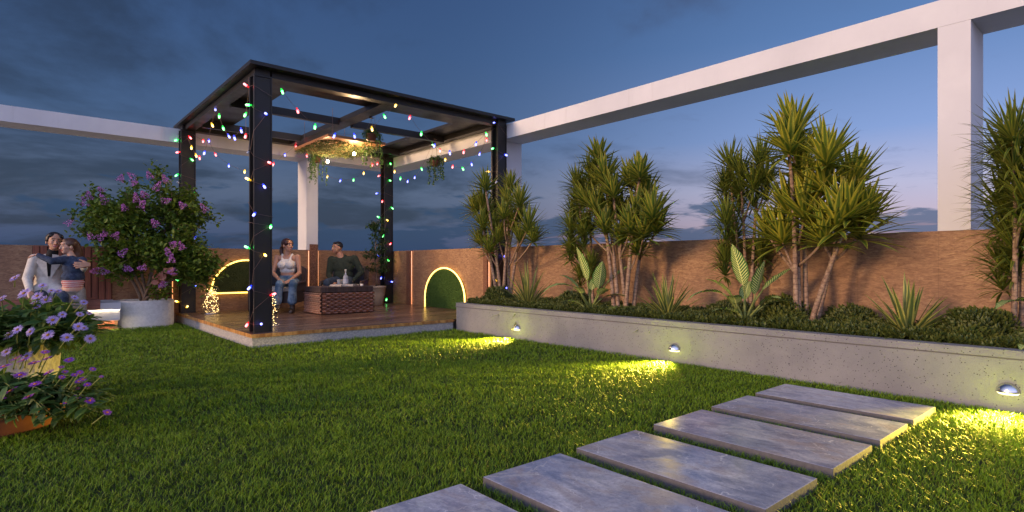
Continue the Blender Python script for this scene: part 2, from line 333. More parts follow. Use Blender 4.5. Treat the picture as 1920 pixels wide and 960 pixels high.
def f_steel(n, b):
    p = pos(n); a = n.noise(p, 4, 5, .6)
    setc(n, b, n.mix(a, (.018, .016, .015), (.030, .027, .025)))
    setc(n, b, n.mrange(a, .3, .7, .34, .48), 'Roughness')
M_steel = mat('dark_bronze_steel', rough=.35, metal=.35, fn=f_steel)

def f_deck(n, b):
    p = pos(n); s_ = n('ShaderNodeSeparateXYZ', {0: p})
    W = .105
    yy = n.math('DIVIDE', n.math('ADD', s_.outputs[1], 10.0), W)
    row = n.math('FLOOR', yy); fr = n.math('FRACT', yy)
    hsh = n('ShaderNodeTexWhiteNoise', {'W': row}, noise_dimensions='1D').outputs['Value']
    gap = n.math('MAXIMUM', n.math('LESS_THAN', fr, .035), n.math('GREATER_THAN', fr, .965))
    xx = n.math('ADD', s_.outputs[0], n.math('MULTIPLY', hsh, 7.3))
    pl = n.math('DIVIDE', xx, 1.6); fx = n.math('FRACT', pl)
    h2 = n('ShaderNodeTexWhiteNoise', {'Vector': n('ShaderNodeCombineXYZ', {0: n.math('FLOOR', pl), 1: row}).outputs[0]}, noise_dimensions='2D').outputs['Value']
    gap = n.math('MAXIMUM', gap, n.math('LESS_THAN', fx, .003))
    gv = n('ShaderNodeCombineXYZ', {0: n.math('MULTIPLY', xx, 1.5), 1: n.math('MULTIPLY', s_.outputs[1], 28), 2: n.math('MULTIPLY', s_.outputs[2], 28)}).outputs[0]
    g = n.noise(gv, 1.8, 7, .62, .6)
    c = n.ramp(n.math('ADD', n.math('MULTIPLY', g, .5), n.math('MULTIPLY', h2, .5)), [(.2, (.075, .042, .030)), (.42, (.125, .070, .048)), (.62, (.21, .125, .085)), (.85, (.33, .21, .14))])
    c = n.mix(gap, c, (.015, .008, .005))
    setc(n, b, c); setc(n, b, n.mrange(g, .3, .7, .22, .38), 'Roughness')
    bump(n, b, n.math('SUBTRACT', n.math('MULTIPLY', g, .3), n.math('MULTIPLY', gap, 2.0)), .4, .004)
M_deck = mat('deck_planks', rough=.3, fn=f_deck, spec=.6)

def f_slab(n, b):
    p = pos(n)
    a = n.math('ADD', n.math('MULTIPLY', n.noise(p, 1.6, 8, .62, 1.2), .55), n.math('MULTIPLY', n.noise(n('ShaderNodeVectorMath', {0: p, 1: (1.0, .45, 1.0)}, operation='MULTIPLY').outputs[0], 9.0, 8, .72, .9), .45))
    c = n.ramp(a, [(.33, (.17, .18, .26)), (.44, (.32, .35, .48)), (.53, (.49, .50, .60)), (.64, (.80, .78, .82))])
    blot = n.noise(n('ShaderNodeVectorMath', {0: p, 1: (1, .55, 1)}, operation='MULTIPLY').outputs[0], 4.5, 7, .65, .8)
    c = n.mix(n.mrange(blot, .50, .62, 0, .5), c, (.40, .31, .28))
    c = n.mix(n.mrange(blot, .50, .36, 0, .5), c, (.14, .165, .26))
    def vein(sc, w0, off, d):
        q = n('ShaderNodeVectorMath', {0: p, 1: (off, off*1.7, 0)}, operation='ADD').outputs[0]
        q = n('ShaderNodeVectorMath', {0: q, 1: (1.0, .6, 1.0)}, operation='MULTIPLY').outputs[0]
        nz = n.noise(q, sc, 7, .55, d)
        ab = n.math('ABSOLUTE', n.math('SUBTRACT', nz, .5))
        return n.mrange(ab, w0, 0.0)
    v1 = n.math('MULTIPLY', vein(1.5, .010, 3.0, 1.6), n.mrange(n.noise(p, 3.1, 3, .5), .42, .58))
    v2 = n.math('MULTIPLY', vein(4.2, .014, 9.0, 1.0), n.mrange(n.noise(p, 4.1, 3, .5), .48, .62))
    c = n.mix(n.math('MULTIPLY', v1, .75), c, (.62, .60, .62)); c = n.mix(n.math('MULTIPLY', v2, .55), c, (.50, .48, .51))
    wp = n('ShaderNodeTexNoise', {'Vector': p, 'Scale': 5.0, 'Detail': 5.0}).outputs['Color']
    q = n('ShaderNodeVectorMath', {0: p, 1: n('ShaderNodeVectorMath', {0: wp, 1: (.35, .35, .35)}, operation='MULTIPLY').outputs[0]}, operation='ADD').outputs[0]
    q = n('ShaderNodeVectorMath', {0: q, 1: (1.0, .55, 1.0)}, operation='MULTIPLY').outputs[0]
    for sc_, w_, k_, cc_ in ((3.2, .012, .8, (.85, .84, .88)), (9.0, .022, .55, (.80, .79, .84)), (17.0, .03, .4, (.10, .10, .14))):
        vd = n('ShaderNodeTexVoronoi', {'Vector': q, 'Scale': sc_}, feature='DISTANCE_TO_EDGE').outputs['Distance']
        gate = n.mrange(n.noise(p, sc_*1.1 + 2, 3, .6), .50, .62)
        c = n.mix(n.math('MULTIPLY', n.math('MULTIPLY', n.mrange(vd, w_, 0.0), gate), k_), c, cc_)
    gr = n.noise(p, 70, 5, .75); c = n.mix(n.mrange(gr, .42, .64, .0, .25), c, (.12, .12, .16))
    setc(n, b, c); setc(n, b, n.mrange(blot, .3, .7, .13, .26), 'Roughness')
    bump(n, b, n.noise(p, 55, 5, .65), .10, .003)
M_slab = mat('veined_stone', rough=.22, fn=f_slab, spec=.55)

def f_moss(n, b):
    p = pos(n)
    a = n.noise(p, 14, 6, .65); r = n('ShaderNodeNewGeometry').outputs['Random Per Island']
    setc(n, b, n.mix(r, n.mix(n.mrange(a, .35, .65), (.035, .050, .012), (.080, .085, .022)), (.06, .085, .02)))
M_moss = mat('moss', rough=.9, fn=f_moss)
M_hedge = mat('clipped_hedge', rough=.85, fn=lambda n, b: setc(n, b, n.mix(n('ShaderNodeNewGeometry').outputs['Random Per Island'], (.03, .085, .010), (.075, .15, .020))))

def wood(name, dark, light, vert=True, rough=.5, sc=1.0):
    def f(n, b):
        k = (26*sc, 26*sc, 1.6*sc) if vert else (1.6*sc, 26*sc, 26*sc)
        g = n.noise(pos(n, k), 1.6, 6, .6, .6)
        r = n('ShaderNodeNewGeometry').outputs['Random Per Island']
        c = n.mix(n.mrange(g, .3, .7), dark, light)
        setc(n, b, n.mix(n.math('MULTIPLY', r, .35), c, dark)); bump(n, b, g, .25, .003)
    return mat(name, rough=rough, fn=f)
M_slat = wood('merbau_slats', (.17, .045, .022), (.34, .105, .045))
M_boxwood = wood('bench_timber', (.22, .075, .05), (.36, .14, .09), vert=False)
M_ceilslat = wood('ceiling_slats', (.30, .12, .05), (.50, .24, .11), vert=False)
M_bark = wood('pale_bark', (.13, .085, .055), (.30, .22, .16), sc=.6, rough=.85)
def f_stem(n, b):
    uv = n('ShaderNodeUVMap', uv_map='UVMap').outputs[0]; s_ = n('ShaderNodeSeparateXYZ', {0: uv})
    ring = n.math('FRACT', n.math('MULTIPLY', n.math('ADD', s_.outputs[1], n.math('MULTIPLY', n.noise(pos(n), 20, 2), .015)), 38))
    g = n.noise(pos(n), 30, 4, .6)
    c = n.mix(n.mrange(g, .3, .7), (.22, .13, .085), (.42, .29, .20))
    setc(n, b, n.mix(n.math('MULTIPLY', n.mrange(ring, .25, .0), .7), c, (.07, .04, .03)))
    bump(n, b, n.math('ADD', ring, g), .5, .006)
M_stem = mat('ringed_stem', rough=.85, fn=f_stem)

def f_pot(n, b):
    p = pos(n); a = n.noise(p, (22), 6, .7)
    h = n.noise(pos(n, (8, 8, 40)), 3, 5, .6)
    c = n.mix(n.mrange(a, .3, .72), (.74, .71, .67), (.90, .87, .83)); setc(n, b, n.mix(n.mrange(h, .5, .75, 0, .4), c, (.40, .37, .35)))
    bump(n, b, n.math('ADD', a, h), .35, .005)
M_pot = mat('pale_cast_stone', rough=.85, fn=f_pot)
def f_rock(n, b):
    p = pos(n); a = n.noise(p, 6, 8, .68); v = n('ShaderNodeTexVoronoi', {'Vector': p, 'Scale': 40.0}).outputs['Distance']
    c = n.ramp(a, [(.3, (.20, .18, .16)), (.5, (.42, .39, .35)), (.65, (.62, .59, .54))])
    setc(n, b, n.mix(n.mrange(v, .2, .05, 0, .5), c, (.12, .11, .10))); bump(n, b, n.math('ADD', a, v), .7, .012)
M_rock = mat('weathered_stone', rough=.9, fn=f_rock)
def f_terra(n, b):
    p = pos(n); a = n.noise(p, 5, 6, .6); h = n.noise(p, 60, 3, .6)
    setc(n, b, n.mix(n.mrange(a, .3, .7), (.15, .045, .022), (.26, .085, .040))); bump(n, b, h, .25, .003)
M_terra = mat('terracotta', rough=.8, fn=f_terra)
M_soil = mat('dark_soil', (.022, .015, .010), rough=.95, fn=lambda n, b: bump(n, b, n.noise(pos(n), 45, 5, .7), .9, .02))

def leafmat(name, dark, light, tip=None, vari=None, spec=.4, rough=.5, t0=.5):
    """leaf: colour varies per leaf; optional pale margin (vari) across the blade (UV x = 0..1)"""
    def f(n, b):
        uv = n('ShaderNodeUVMap', uv_map='UVMap').outputs[0]; s_ = n('ShaderNodeSeparateXYZ', {0: uv})
        r = n('ShaderNodeNewGeometry').outputs['Random Per Island']
        c = n.mix(r, dark, light)
        if vari:
            e = n.math('ABSOLUTE', n.math('SUBTRACT', s_.outputs[0], .5))
            c = n.mix(n.math('MULTIPLY', n.mrange(e, .17, .33), n.mrange(r, .1, .9, .45, 1.0)), c, vari)
        if tip: c = n.mix(n.mrange(s_.outputs[1], t0, 1.0, 0, .6), c, tip)
        setc(n, b, c)
        bs = n('ShaderNodeBsdfTranslucent', {'Color': c})
        out = [x for x in n.n if x.type == 'OUTPUT_MATERIAL'][0]
        mx = n('ShaderNodeMixShader', {0: .30, 1: b.outputs[0], 2: bs.outputs[0]})
        n.l.new(mx.outputs[0], out.inputs['Surface'])
    return mat(name, rough=rough, spec=spec, fn=f)
M_drac = leafmat('dracaena_leaf', (.075, .150, .022), (.22, .27, .032), vari=(.62, .56, .060), tip=(.30, .20, .06), t0=.8)
M_drac_mid = leafmat('green_dracaena_leaf', (.050, .120, .022), (.15, .21, .030), vari=(.40, .38, .055), tip=(.28, .19, .06), t0=.8)
M_drac_dk = leafmat('slender_dracaena_leaf', (.045, .100, .020), (.135, .185, .028), vari=(.30, .31, .04), tip=(.26, .18, .06), t0=.8)
M_agave = leafmat('sword_leaf', (.065, .120, .040), (.125, .175, .045), vari=(.55, .52, .13))
M_bush = leafmat('bush_leaf', (.060, .100, .018), (.16, .185, .032), tip=(.20, .20, .04))
M_cover = leafmat('groundcover_leaf', (.040, .078, .018), (.13, .165, .035), tip=(.24, .23, .05))
M_lilacleaf = leafmat('lilac_leaf', (.050, .120, .015), (.17, .25, .028), tip=(.24, .28, .03))
M_daisyleaf = leafmat('daisy_leaf', (.045, .120, .030), (.11, .20, .042), tip=(.16, .20, .05))
M_ficus = leafmat('ficus_leaf', (.022, .060, .016), (.055, .110, .026))
M_vine = leafmat('vine_leaf', (.05, .13, .03), (.12, .22, .05))
M_copper = leafmat('copper_leaf', (.50, .16, .10), (.62, .28, .20))
M_lilac = mat('lilac_petals', rough=.6, fn=lambda n, b: setc(n, b, n.mix(n('ShaderNodeNewGeometry').outputs['Random Per Island'], (.34, .075, .38), (.75, .30, .70))))
def f_petal(n, b, c0, c1):
    uv = n('ShaderNodeUVMap', uv_map='UVMap').outputs[0]; s_ = n('ShaderNodeSeparateXYZ', {0: uv})
    setc(n, b, n.mix(s_.outputs[1], c0, c1))
M_petal_pale = mat('pale_lilac_petal', rough=.6, fn=lambda n, b: f_petal(n, b, (.30, .19, .52), (.54, .44, .76)))
M_petal_deep = mat('deep_violet_petal', rough=.6, fn=lambda n, b: f_petal(n, b, (.20, .030, .36), (.38, .085, .56)))
M_disc = mat('daisy_disc', rough=.8, fn=lambda n, b: setc(n, b, n.mix(n.noise(pos(n), 260, 2), (.14, .05, .012), (.42, .22, .03))))
M_disc_o = mat('orange_disc', (.55, .16, .03), rough=.8)

def f_zebra(n, b):
    uv = n('ShaderNodeUVMap', uv_map='UVMap').outputs[0]; s_ = n('ShaderNodeSeparateXYZ', {0: uv})
    e = n.math('ABSOLUTE', n.math('SUBTRACT', s_.outputs[0], .5))
    v = n.math('ADD', n.math('MULTIPLY', s_.outputs[1], 15.0), n.math('MULTIPLY', e, -5.0))
    k = n.math('ABSOLUTE', n.math('SUBTRACT', n.math('FRACT', v), .5))
    stripe = n.mrange(k, .24, .12); mid = n.mrange(e, .050, .018)
    f_ = n.math('MAXIMUM', n.math('MULTIPLY', stripe, n.mrange(e, .49, .36)), mid)
    setc(n, b, n.mix(f_, (.055, .150, .030), (.72, .74, .26)))
    bump(n, b, f_, .3, .004)
M_zebra = mat('striped_leaf', rough=.42, fn=f_zebra)
M_stalk = mat('pale_stalk', (.19, .22, .05), rough=.6)

M_glass = mat('clear_glass', (1, 1, 1), rough=.02, Transmission_Weight=1.0, IOR=1.3)
def f_thin(n, b):
    out = [x for x in n.n if x.type == 'OUTPUT_MATERIAL'][0]
    tr = n('ShaderNodeBsdfTransparent', {'Color': (.97, .97, .95)})
    gl_ = n('ShaderNodeBsdfGlossy', {'Color': (1, 1, 1), 'Roughness': .03})
    fr = n('ShaderNodeLayerWeight', {'Blend': .35}).outputs['Facing']
    mx = n('ShaderNodeMixShader', {0: n.mrange(fr, .25, .95, .03, .55), 1: tr.outputs[0], 2: gl_.outputs[0]})
    n.l.new(mx.outputs[0], out.inputs['Surface'])
M_thin = mat('thin_glass', fn=f_thin)
M_wire = mat('thin_wire', (.20, .12, .10), rough=.5)
M_copperwire = mat('copper_wire', (.5, .3, .15), rough=.3, metal=1.0)
M_led = emis('warm_led_tube', (1.0, .60, .09), 2.3)
M_led_thin = emis('amber_led_line', (1.0, .36, .12), .85)
M_led_bench = emis('bench_led', (1.0, .78, .45), 34.0)
M_fairy = emis('fairy_light', (1.0, .66, .24), 10.0)
M_pend = emis('pendant_filament', (1.0, .74, .38), 60.0)
M_lens = emis('frosted_lens', (1.0, .90, .50), 1.1)
M_chrome = mat('brushed_aluminium', (.62, .63, .68), rough=.22, metal=1.0)
M_ghost = {}
BULB = dict(r=((1.0, .02, .03), 'red'), g=((.02, 1.0, .10), 'green'), b=((.03, .06, 1.0), 'blue'), y=((1.0, .55, .02), 'amber'))
M_bulb = {}; M_sock = {}; M_tip = {}
for k_, (c_, nm_) in BULB.items():
    M_bulb[k_] = emis(nm_ + '_glow', c_, 7.0)
    M_tip[k_] = emis(nm_ + '_bulb_glass', tuple(.80*x + .20 for x in c_), 1.9)
    M_sock[k_] = emis(nm_ + '_socket', c_, .5, base=tuple(x*.6 for x in c_))
def f_weave(n, b):
    r = n('ShaderNodeNewGeometry').outputs['Random Per Island']
    g = n.noise(pos(n), 90, 3, .6)
    c = n.mix(r, (.13, .050, .030), (.33, .135, .075))
    setc(n, b, n.mix(n.math('MULTIPLY', g, .5), c, (.05, .025, .02)))
M_weave = mat('brown_rattan', rough=.45, fn=f_weave)
M_weave_dk = mat('dark_rattan', rough=.5, fn=lambda n, b: (setc(n, b, n.mix(n('ShaderNodeNewGeometry').outputs['Random Per Island'], (.030, .020, .020), (.085, .055, .050)))))
M_cushion = mat('cream_cushion', (.55, .48, .40), rough=.9, fn=lambda n, b: bump(n, b, n.noise(pos(n), 220, 2), .3, .002))
M_darkcush = mat('slate_cushion', (.035, .036, .048), rough=.9)

# ------------------------------------------------------------------ setting
WX, WY, WT = 5.96, 10.85, 1.24     # inner faces and top of the parapets
mb = MB(); mb.add(-400, -400, -.06); mb.add(400, -400, -.06); mb.add(400, 400, -.06); mb.add(-400, 400, -.06); mb.face(0, 1, 2, 3)
tag(mb.build('ground', mat('roof_screed', (.68, .58, .44), rough=.95)), kind='structure')
mb = MB()
N_ = 60
ix = [[mb.add(-6 + 10.9*i/N_, -5 + 16*j/N_, -.036 + .006*noise.noise(Vector((i*.35, j*.35, 0)))+.037) for i in range(N_+1)] for j in range(N_+1)]
for j in range(N_):
    for i in range(N_): mb.face(ix[j][i], ix[j][i+1], ix[j+1][i+1], ix[j+1][i])
tag(mb.build('lawn', M_lawn, smooth=True), kind='structure')

# stepping slabs
SL = [(3.898, 4.369), (3.316, 3.786), (2.700, 3.203), (2.066, 2.534), (1.489, 1.953), (.905, 1.376)]
SL = [(a_*1.0112, b_*1.0112) for a_, b_ in SL]
SY0, SY1 = .979, 1.921
M_slabside = mat('shade_dark_sawn_edge', rough=.85, fn=lambda n, b: (setc(n, b, n.mix(n.noise(pos(n), 40, 5, .7), (.045, .045, .055), (.16, .155, .17))), bump(n, b, n.noise(pos(n), 60, 5, .7), .5, .004)))  # rough sawn sides, coloured darker than the top to stand in for shade
words = ['farthest veined stone stepping slab, next to the planter wall', 'second veined stepping slab from the planter wall, dusky pink tinge',
         'third veined stepping slab from the planter wall, with a wide gap before the next nearer slab', 'veined stepping slab just nearer than the wide gap, fourth from the planter wall',
         'large bluish veined stepping slab in the foreground, second nearest the viewer', 'nearest veined stepping slab, cut off by the bottom edge of the photo']
for (a, b_), lb in zip(SL, words):
    t = MB(); t.box(a, b_, SY0, SY1, -.05, .050)
    t.m = [1, 0, 1, 1, 1, 1]; o = t.build('stepping_slab', [M_slab, M_slabside], bevel=.004); tag(o, lb, 'stepping slab', 'stone stepping slabs across the lawn')

# grass
def blades(n, x0, x1, y0, y1, hmin, hmax, wd, dens_clump=True, test=None, zb=.006):
    x = nrg.uniform(x0, x1, n); y = nrg.uniform(y0, y1, n)
    k = np.ones(n, bool) if test is None else test(x, y)
    x = x[k]; y = y[k]; n = len(x)
    h = nrg.uniform(hmin, hmax, n) * (1 + .25*np.sin(x*9.1 + 3*np.sin(y*5.3))*np.sin(y*8.3 + 2*np.sin(x*4.1)))
    a = nrg.uniform(0, 2*PI, n); le = nrg.uniform(.3, 1.35, n)*h; ld = a + nrg.normal(0, .6, n)
    dx, dy = np.cos(a)*wd/2, np.sin(a)*wd/2; lx, ly = np.cos(ld+PI/2)*le, np.sin(ld+PI/2)*le
    V = np.zeros((n, 5, 3))
    V[:, 0] = np.stack([x-dx, y-dy, np.full(n, zb)], 1); V[:, 1] = np.stack([x+dx, y+dy, np.full(n, zb)], 1)
    V[:, 2] = np.stack([x-dx*.8+lx*.3, y-dy*.8+ly*.3, zb+h*.6], 1); V[:, 3] = np.stack([x+dx*.8+lx*.3, y+dy*.8+ly*.3, zb+h*.6], 1)
    V[:, 4] = np.stack([x+lx, y+ly, zb+h], 1)
    return V
def slabmask(x, y):
    k = np.ones(len(x), bool)
    for a, b_ in SL: k &= ~((x > a-.004) & (x < b_+.004) & (y > SY0-.004) & (y < SY1+.004))
    k &= ~((x > 2.0) & (y > 6.83)); k &= x < 4.80; k &= y < 10.4
    return k
def depthmask(d0, d1):
    def t(x, y):
        d = x*FW.x + y*FW.y; l = abs(x*RT.x + y*RT.y)
        return slabmask(x, y) & (d >= d0) & (d < d1) & (l < d*1.0 + .7)
    return t
parts = []
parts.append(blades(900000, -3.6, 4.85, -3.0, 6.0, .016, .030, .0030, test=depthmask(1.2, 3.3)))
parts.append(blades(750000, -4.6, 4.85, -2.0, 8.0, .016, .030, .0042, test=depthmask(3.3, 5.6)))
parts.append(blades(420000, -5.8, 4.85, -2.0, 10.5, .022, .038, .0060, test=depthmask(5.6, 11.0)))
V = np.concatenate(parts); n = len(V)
me = bpy.data.meshes.new('grass'); me.vertices.add(n*5); me.vertices.foreach_set('co', V.ravel())
base_i = np.arange(n)[:, None]*5
loops = np.concatenate([base_i + np.array([[0, 1, 3, 2]]), base_i + np.array([[2, 3, 4]])], 1).ravel()
me.loops.add(n*7); me.loops.foreach_set('vertex_index', loops.astype(np.int32))
me.polygons.add(n*2)
ls = (np.arange(n)[:, None]*7 + np.array([[0, 4]])).ravel(); me.polygons.foreach_set('loop_start', ls.astype(np.int32))
uvl = me.uv_layers.new(name='UVMap')
uv1 = np.tile(np.array([[0, 0], [1, 0], [1, .6], [0, .6], [0, .6], [1, .6], [.5, 1]], dtype=np.float32), (n, 1)); uvl.data.foreach_set('uv', uv1.ravel())
me.materials.append(M_grass); me.update(calc_edges=True); me.validate()
g = bpy.data.objects.new('grass', me); C.objects.link(g)
tag(g, 'short thick green lawn grass with yellow pools of lamp light', 'grass', kind='stuff')
print('blades', n)

# parapet walls
t = MB(); t.box(WX, WX+.16, -6.0, WY+.16, -.06, WT)
pw_r = t.build('parapet_wall', M_wall); tag(pw_r, 'long warm brown streaked stone parapet running behind the planting bed', 'wall')
t = MB(); t.box(-8.0, WX-.002, WY, WY+.16, -.06, WT)
pw_b = t.build('parapet_wall', M_wall); tag(pw_b, 'darker brown streaked stone parapet across the back behind the bench and pergola', 'wall')

# white concrete frame
t = thing('beam_frame', (6.2, 7, 0), 'tall white plaster beam frame on posts above the right parapet', 'frame')
a = MB(); a.box(5.96, 6.44, -8, 11.28, 2.98, 3.21); a.build('beam', M_white, t)
for y0 in (7.16, 1.083, -4.99):
    a = MB(); a.box(5.962, 6.438, y0, y0+.225, WT+.001, 2.979); a.build('post', M_white, t)
t = thing('beam_frame', (2, 11, 0), 'white plaster beam and post behind the bench and pergola at the back', 'frame')
a = MB(); a.box(-9, 5.958, 10.80, 11.28, 2.98, 3.21); a.build('beam', M_white, t)
for x0 in (4.215, -3.0):
    a = MB(); a.box(x0, x0+.225, 10.83, 11.26, WT+.001, 2.979); a.build('post', M_white, t)

# long planter
t = thing('planter', (4.83, 3, 0), 'long raised grey speckled concrete planter along the right side of the lawn', 'planter')
def planter_prism(mb, x0, y1, z0, z1, r=.07):
    pts = [(x0, -6.0), (WX-.003, -6.0), (WX-.003, y1), (x0+r, y1)] + [(x0 + r - r*math.sin(k*PI/12), y1 - r + r*math.cos(k*PI/12)) for k in range(1, 7)]
    mb.prism(pts, z0, z1)
a = MB(); planter_prism(a, 4.833, 6.835, -.05, .342); a.build('planter_wall', M_planter, t)
a = MB()
pts_o = [(4.829, -6.0)] ; 
a.box(4.829, 4.955, -6.0, 6.765, .352, .402); a.box(4.90, WX-.003, 6.765, 6.838, .352, .402)
a.prism([(4.829, 6.765), (4.90, 6.765), (4.90, 6.838)] + [(4.90 - .071*math.sin(k*PI/12), 6.767 + .071*math.cos(k*PI/12)) for k in range(1, 6)], .352, .402)
a.build('coping', M_planter, t)
a = MB(); a.box(4.837, 4.95, -6.0, 6.83, .3425, .3515); a.build('shadow_joint', mat('joint_shadow_gap', (.12, .115, .12), rough=.9), t)
a = MB()
ix = [[a.add(4.955 + (WX-.004-4.955)*i/14, -6 + 12.76*j/150, .368 + .02*noise.noise(Vector((i*.5, j*.5, 1)))) for i in range(15)] for j in range(151)]
for j in range(150):
    for i in range(14): a.face(ix[j][i], ix[j][i+1], ix[j+1][i+1], ix[j+1][i])
a.build('soil', M_soil, t, smooth=True)

# planter wall lights
def wall_light(y, z, label):
    t = thing('wall_light', (4.829, y, z), label, 'wall light', 'half-dome lights on the planter wall')
    r = .062
    a = MB()
    m_, n_ = 8, 18
    R = [[a.add(4.829 - .052*math.sin(PI/2*i/m_) - .002, y + r*math.cos(PI*k/n_)*math.cos(PI/2*i/m_), z + r*math.sin(PI*k/n_)*math.cos(PI/2*i/m_)) for k in range(n_+1)] for i in range(m_+1)]
    for i in range(m_):
        for k in range(n_): a.face(R[i][k], R[i+1][k], R[i+1][k+1], R[i][k+1])
    sh = a.build('shade', M_chrome, t, smooth=True)
    so = sh.modifiers.new('thick', 'SOLIDIFY'); so.thickness = .003
    a = MB()   # frosted lens, bulging downward below the hood
    R = [[a.add(4.829 - .050*math.sin(PI*k/n_) - .001, y + .96*r*math.cos(PI*k/n_), z - .001 - .0*i) if i == 0 else
          a.add(4.829 - .040*math.sin(PI*k/n_) - .001, y + .8*r*math.cos(PI*k/n_), z - .014) for k in range(n_+1)] for i in range(2)]
    for k in range(n_): a.face(R[0][k], R[1][k], R[1][k+1], R[0][k+1])
    a.face(*R[1]); a.face(*R[0][::-1])
    a.build('lens', M_lens, t)
    a = MB(); a.tube([(4.829-.012, y, z+.056), (4.829-.036, y, z+.042), (4.829-.050, y, z+.018), (4.829-.054, y, z+.002)], .0035, 6); a.build('trim', M_lens, t)
    ld = bpy.data.lights.new('wall_light_lamp', 'SPOT'); ld.energy = 620; ld.color = (1.0, .70, .08); ld.spot_size = math.radians(92); ld.spot_blend = 1.0; ld.shadow_soft_size = .03
    lo = bpy.data.objects.new('wall_light_lamp', ld); C.objects.link(lo); lo.parent = t; lo.location = (-.075, 0, -.002)
    lo.rotation_euler = Vector((.875, 0, .48)).to_track_quat('Z', 'Y').to_euler()
wall_light(5.45, .136, 'small half-dome wall light near the deck end of the grey planter')
wall_light(3.152, .129, 'half-dome wall light midway along the grey planter')
wall_light(.687, .133, 'half-dome wall light on the grey planter at the right edge of the photo')

# deck
t = thing('deck', (4, 8.8, 0), 'low timber deck platform on a pale concrete base under the pergola', 'deck')
DX0, DY0, DT = 2.046, 6.861, .162
a = MB(); a.box(DX0+.004, 4.83, DY0+.004, 7.1, -.05, .122); a.box(DX0+.004, WX-.004, 7.1, WY-.004, -.05, .122); a.build('base', M_terrazzo, t)
a = MB(); a.box(DX0-.006, WX-.004, DY0-.006, WY-.004, .124, DT); a.build('planking', M_deck, t)
def f_edge(n, b):
    k = n.math('FRACT', n.math('DIVIDE', n('ShaderNodeSeparateXYZ', {0: pos(n)}).outputs[1], .21))
    h = n.noise(pos(n, (9, 9, 3)), 2, 4, .6)
    setc(n, b, n.mix(n.mrange(h, .35, .65), (.30, .12, .03), (.62, .33, .10)))
a = MB(); a.box(DX0-.012, DX0-.0065, DY0-.012, WY-.004, .120, DT-.001); a.box(DX0-.0065, 4.83, DY0-.012, DY0-.0065, .120, DT-.001)
a.build('edge_trim', mat('light_edge_timber', rough=.45, fn=f_edge), t)

# pergola
t = thing('pergola', (4, 8.9, DT), 'dark steel pergola with four H-beam columns and an open flat roof', 'pergola')
def column(x0, x1, y0, y1):
    a = MB(); fl = .028
    a.box(x0, x1, y0+.012, y0+fl+.008, DT, 3.172); a.box(x0, x1, y1-fl, y1, DT, 3.172)          # flanges
    a.box(x0+.055, x1-.055, y0+fl+.008, y1-fl, DT, 3.172)                                   # web
    a.box(x0, x0+.014, y0, y0+.012, DT, 3.172); a.box(x1-.014, x1, y0, y0+.012, DT, 3.172); a.box(x0+.014, x1-.014, y0, y0+.012, 3.150, 3.172)
    a.build('column', M_steel, t, bevel=.002)
column(2.10, 2.305, 6.97, 7.16); column(2.06, 2.275, 10.60, 10.79)
column(5.765, 5.95, 6.97, 7.14); column(5.755, 5.945, 10.60, 10.79)
a = MB()   # wide flat roof plate
RX0, RX1, RY0, RY1 = 2.027, 6.03, 6.861, 11.02; IX0, IX1, IY0, IY1 = 2.72, 5.40, 7.66, 10.30
for bx_ in ((RX0, RX1, RY0, IY0), (RX0, RX1, IY1, RY1), (RX0, IX0, IY0, IY1), (IX1, RX1, IY0, IY1)): a.box(*bx_, 3.246, 3.288)
a.build('roof_plate', M_steel, t)
a = MB()
a.box(2.31, 5.76, 7.00, 7.13, 3.170, 3.245); a.box(2.28, 5.75, 10.62, 10.76, 3.170, 3.245)
a.box(2.12, 2.26, 7.17, 10.59, 3.170, 3.245); a.box(5.79, 5.93, 7.15, 10.59, 3.170, 3.245)
for cx_, cy_ in ((2.20, 7.07), (2.165, 10.69), (5.86, 7.055), (5.85, 10.69)): a.box(cx_-.085, cx_+.085, cy_-.08, cy_+.08, 3.1725, 3.2455)
a.build('ring_beam', M_steel, t)
for b_ in ((2.262, 3.828, 8.50, 8.58), (4.047, 5.788, 8.50, 8.58), (2.262, 3.828, 10.06, 10.12), (4.047, 5.788, 10.06, 10.12)):
    a = MB(); a.box(*b_, 3.135, 3.244); a.build('rafter', M_steel, t)
a = MB(); a.box(3.83, 4.045, 7.132, 10.618, 3.168, 3.2435)
a.build('rafter', M_steel, t)
# ------------------------------------------------------------------ lit details on the walls
def led_path(pts, r, m, parent, name='led_strip', n=6):
    a = MB(); a.tube(pts, r, n); return a.build(name, m, parent, smooth=True)

def pilaster(face, u0, u1, z1, label):
    """rough stone pilaster with an LED line down both edges; face 'b' back wall, 'r' right wall"""
    if face == 'b': t = thing('pilaster', ((u0+u1)/2, WY-.03, DT), label, 'pilaster', 'stone pilasters with lit edges')
    else: t = thing('pilaster', (WX-.03, (u0+u1)/2, DT), label, 'pilaster', 'stone pilasters with lit edges')
    a = MB()
    if face == 'b': a.box(u0+.012, u1-.012, WY-.045, WY-.002, DT-.002, z1)
    else: a.box(WX-.045, WX-.002, u0+.012, u1-.012, DT-.002, z1)
    a.build('panel', M_corten, t)
    for u in (u0, u1):
        p = [(u, WY-.012, DT+.01), (u, WY-.012, min(z1, WT-.015))] if face == 'b' else [(WX-.012, u, DT+.01), (WX-.012, u, min(z1, WT-.015))]
        led_path(p, .0065, M_led_thin, t)
    return t
def f_corten(n, b):
    p = pos(n); a = n.noise(p, 70, 5, .75); v = n('ShaderNodeTexVoronoi', {'Vector': p, 'Scale': 90.0}).outputs['Distance']
    setc(n, b, n.ramp(a, [(.35, (.05, .024, .016)), (.5, (.17, .070, .040)), (.68, (.42, .21, .12))])); bump(n, b, n.math('ADD', a, v), .8, .006)
M_corten = mat('pitted_stone', rough=.7, fn=f_corten)
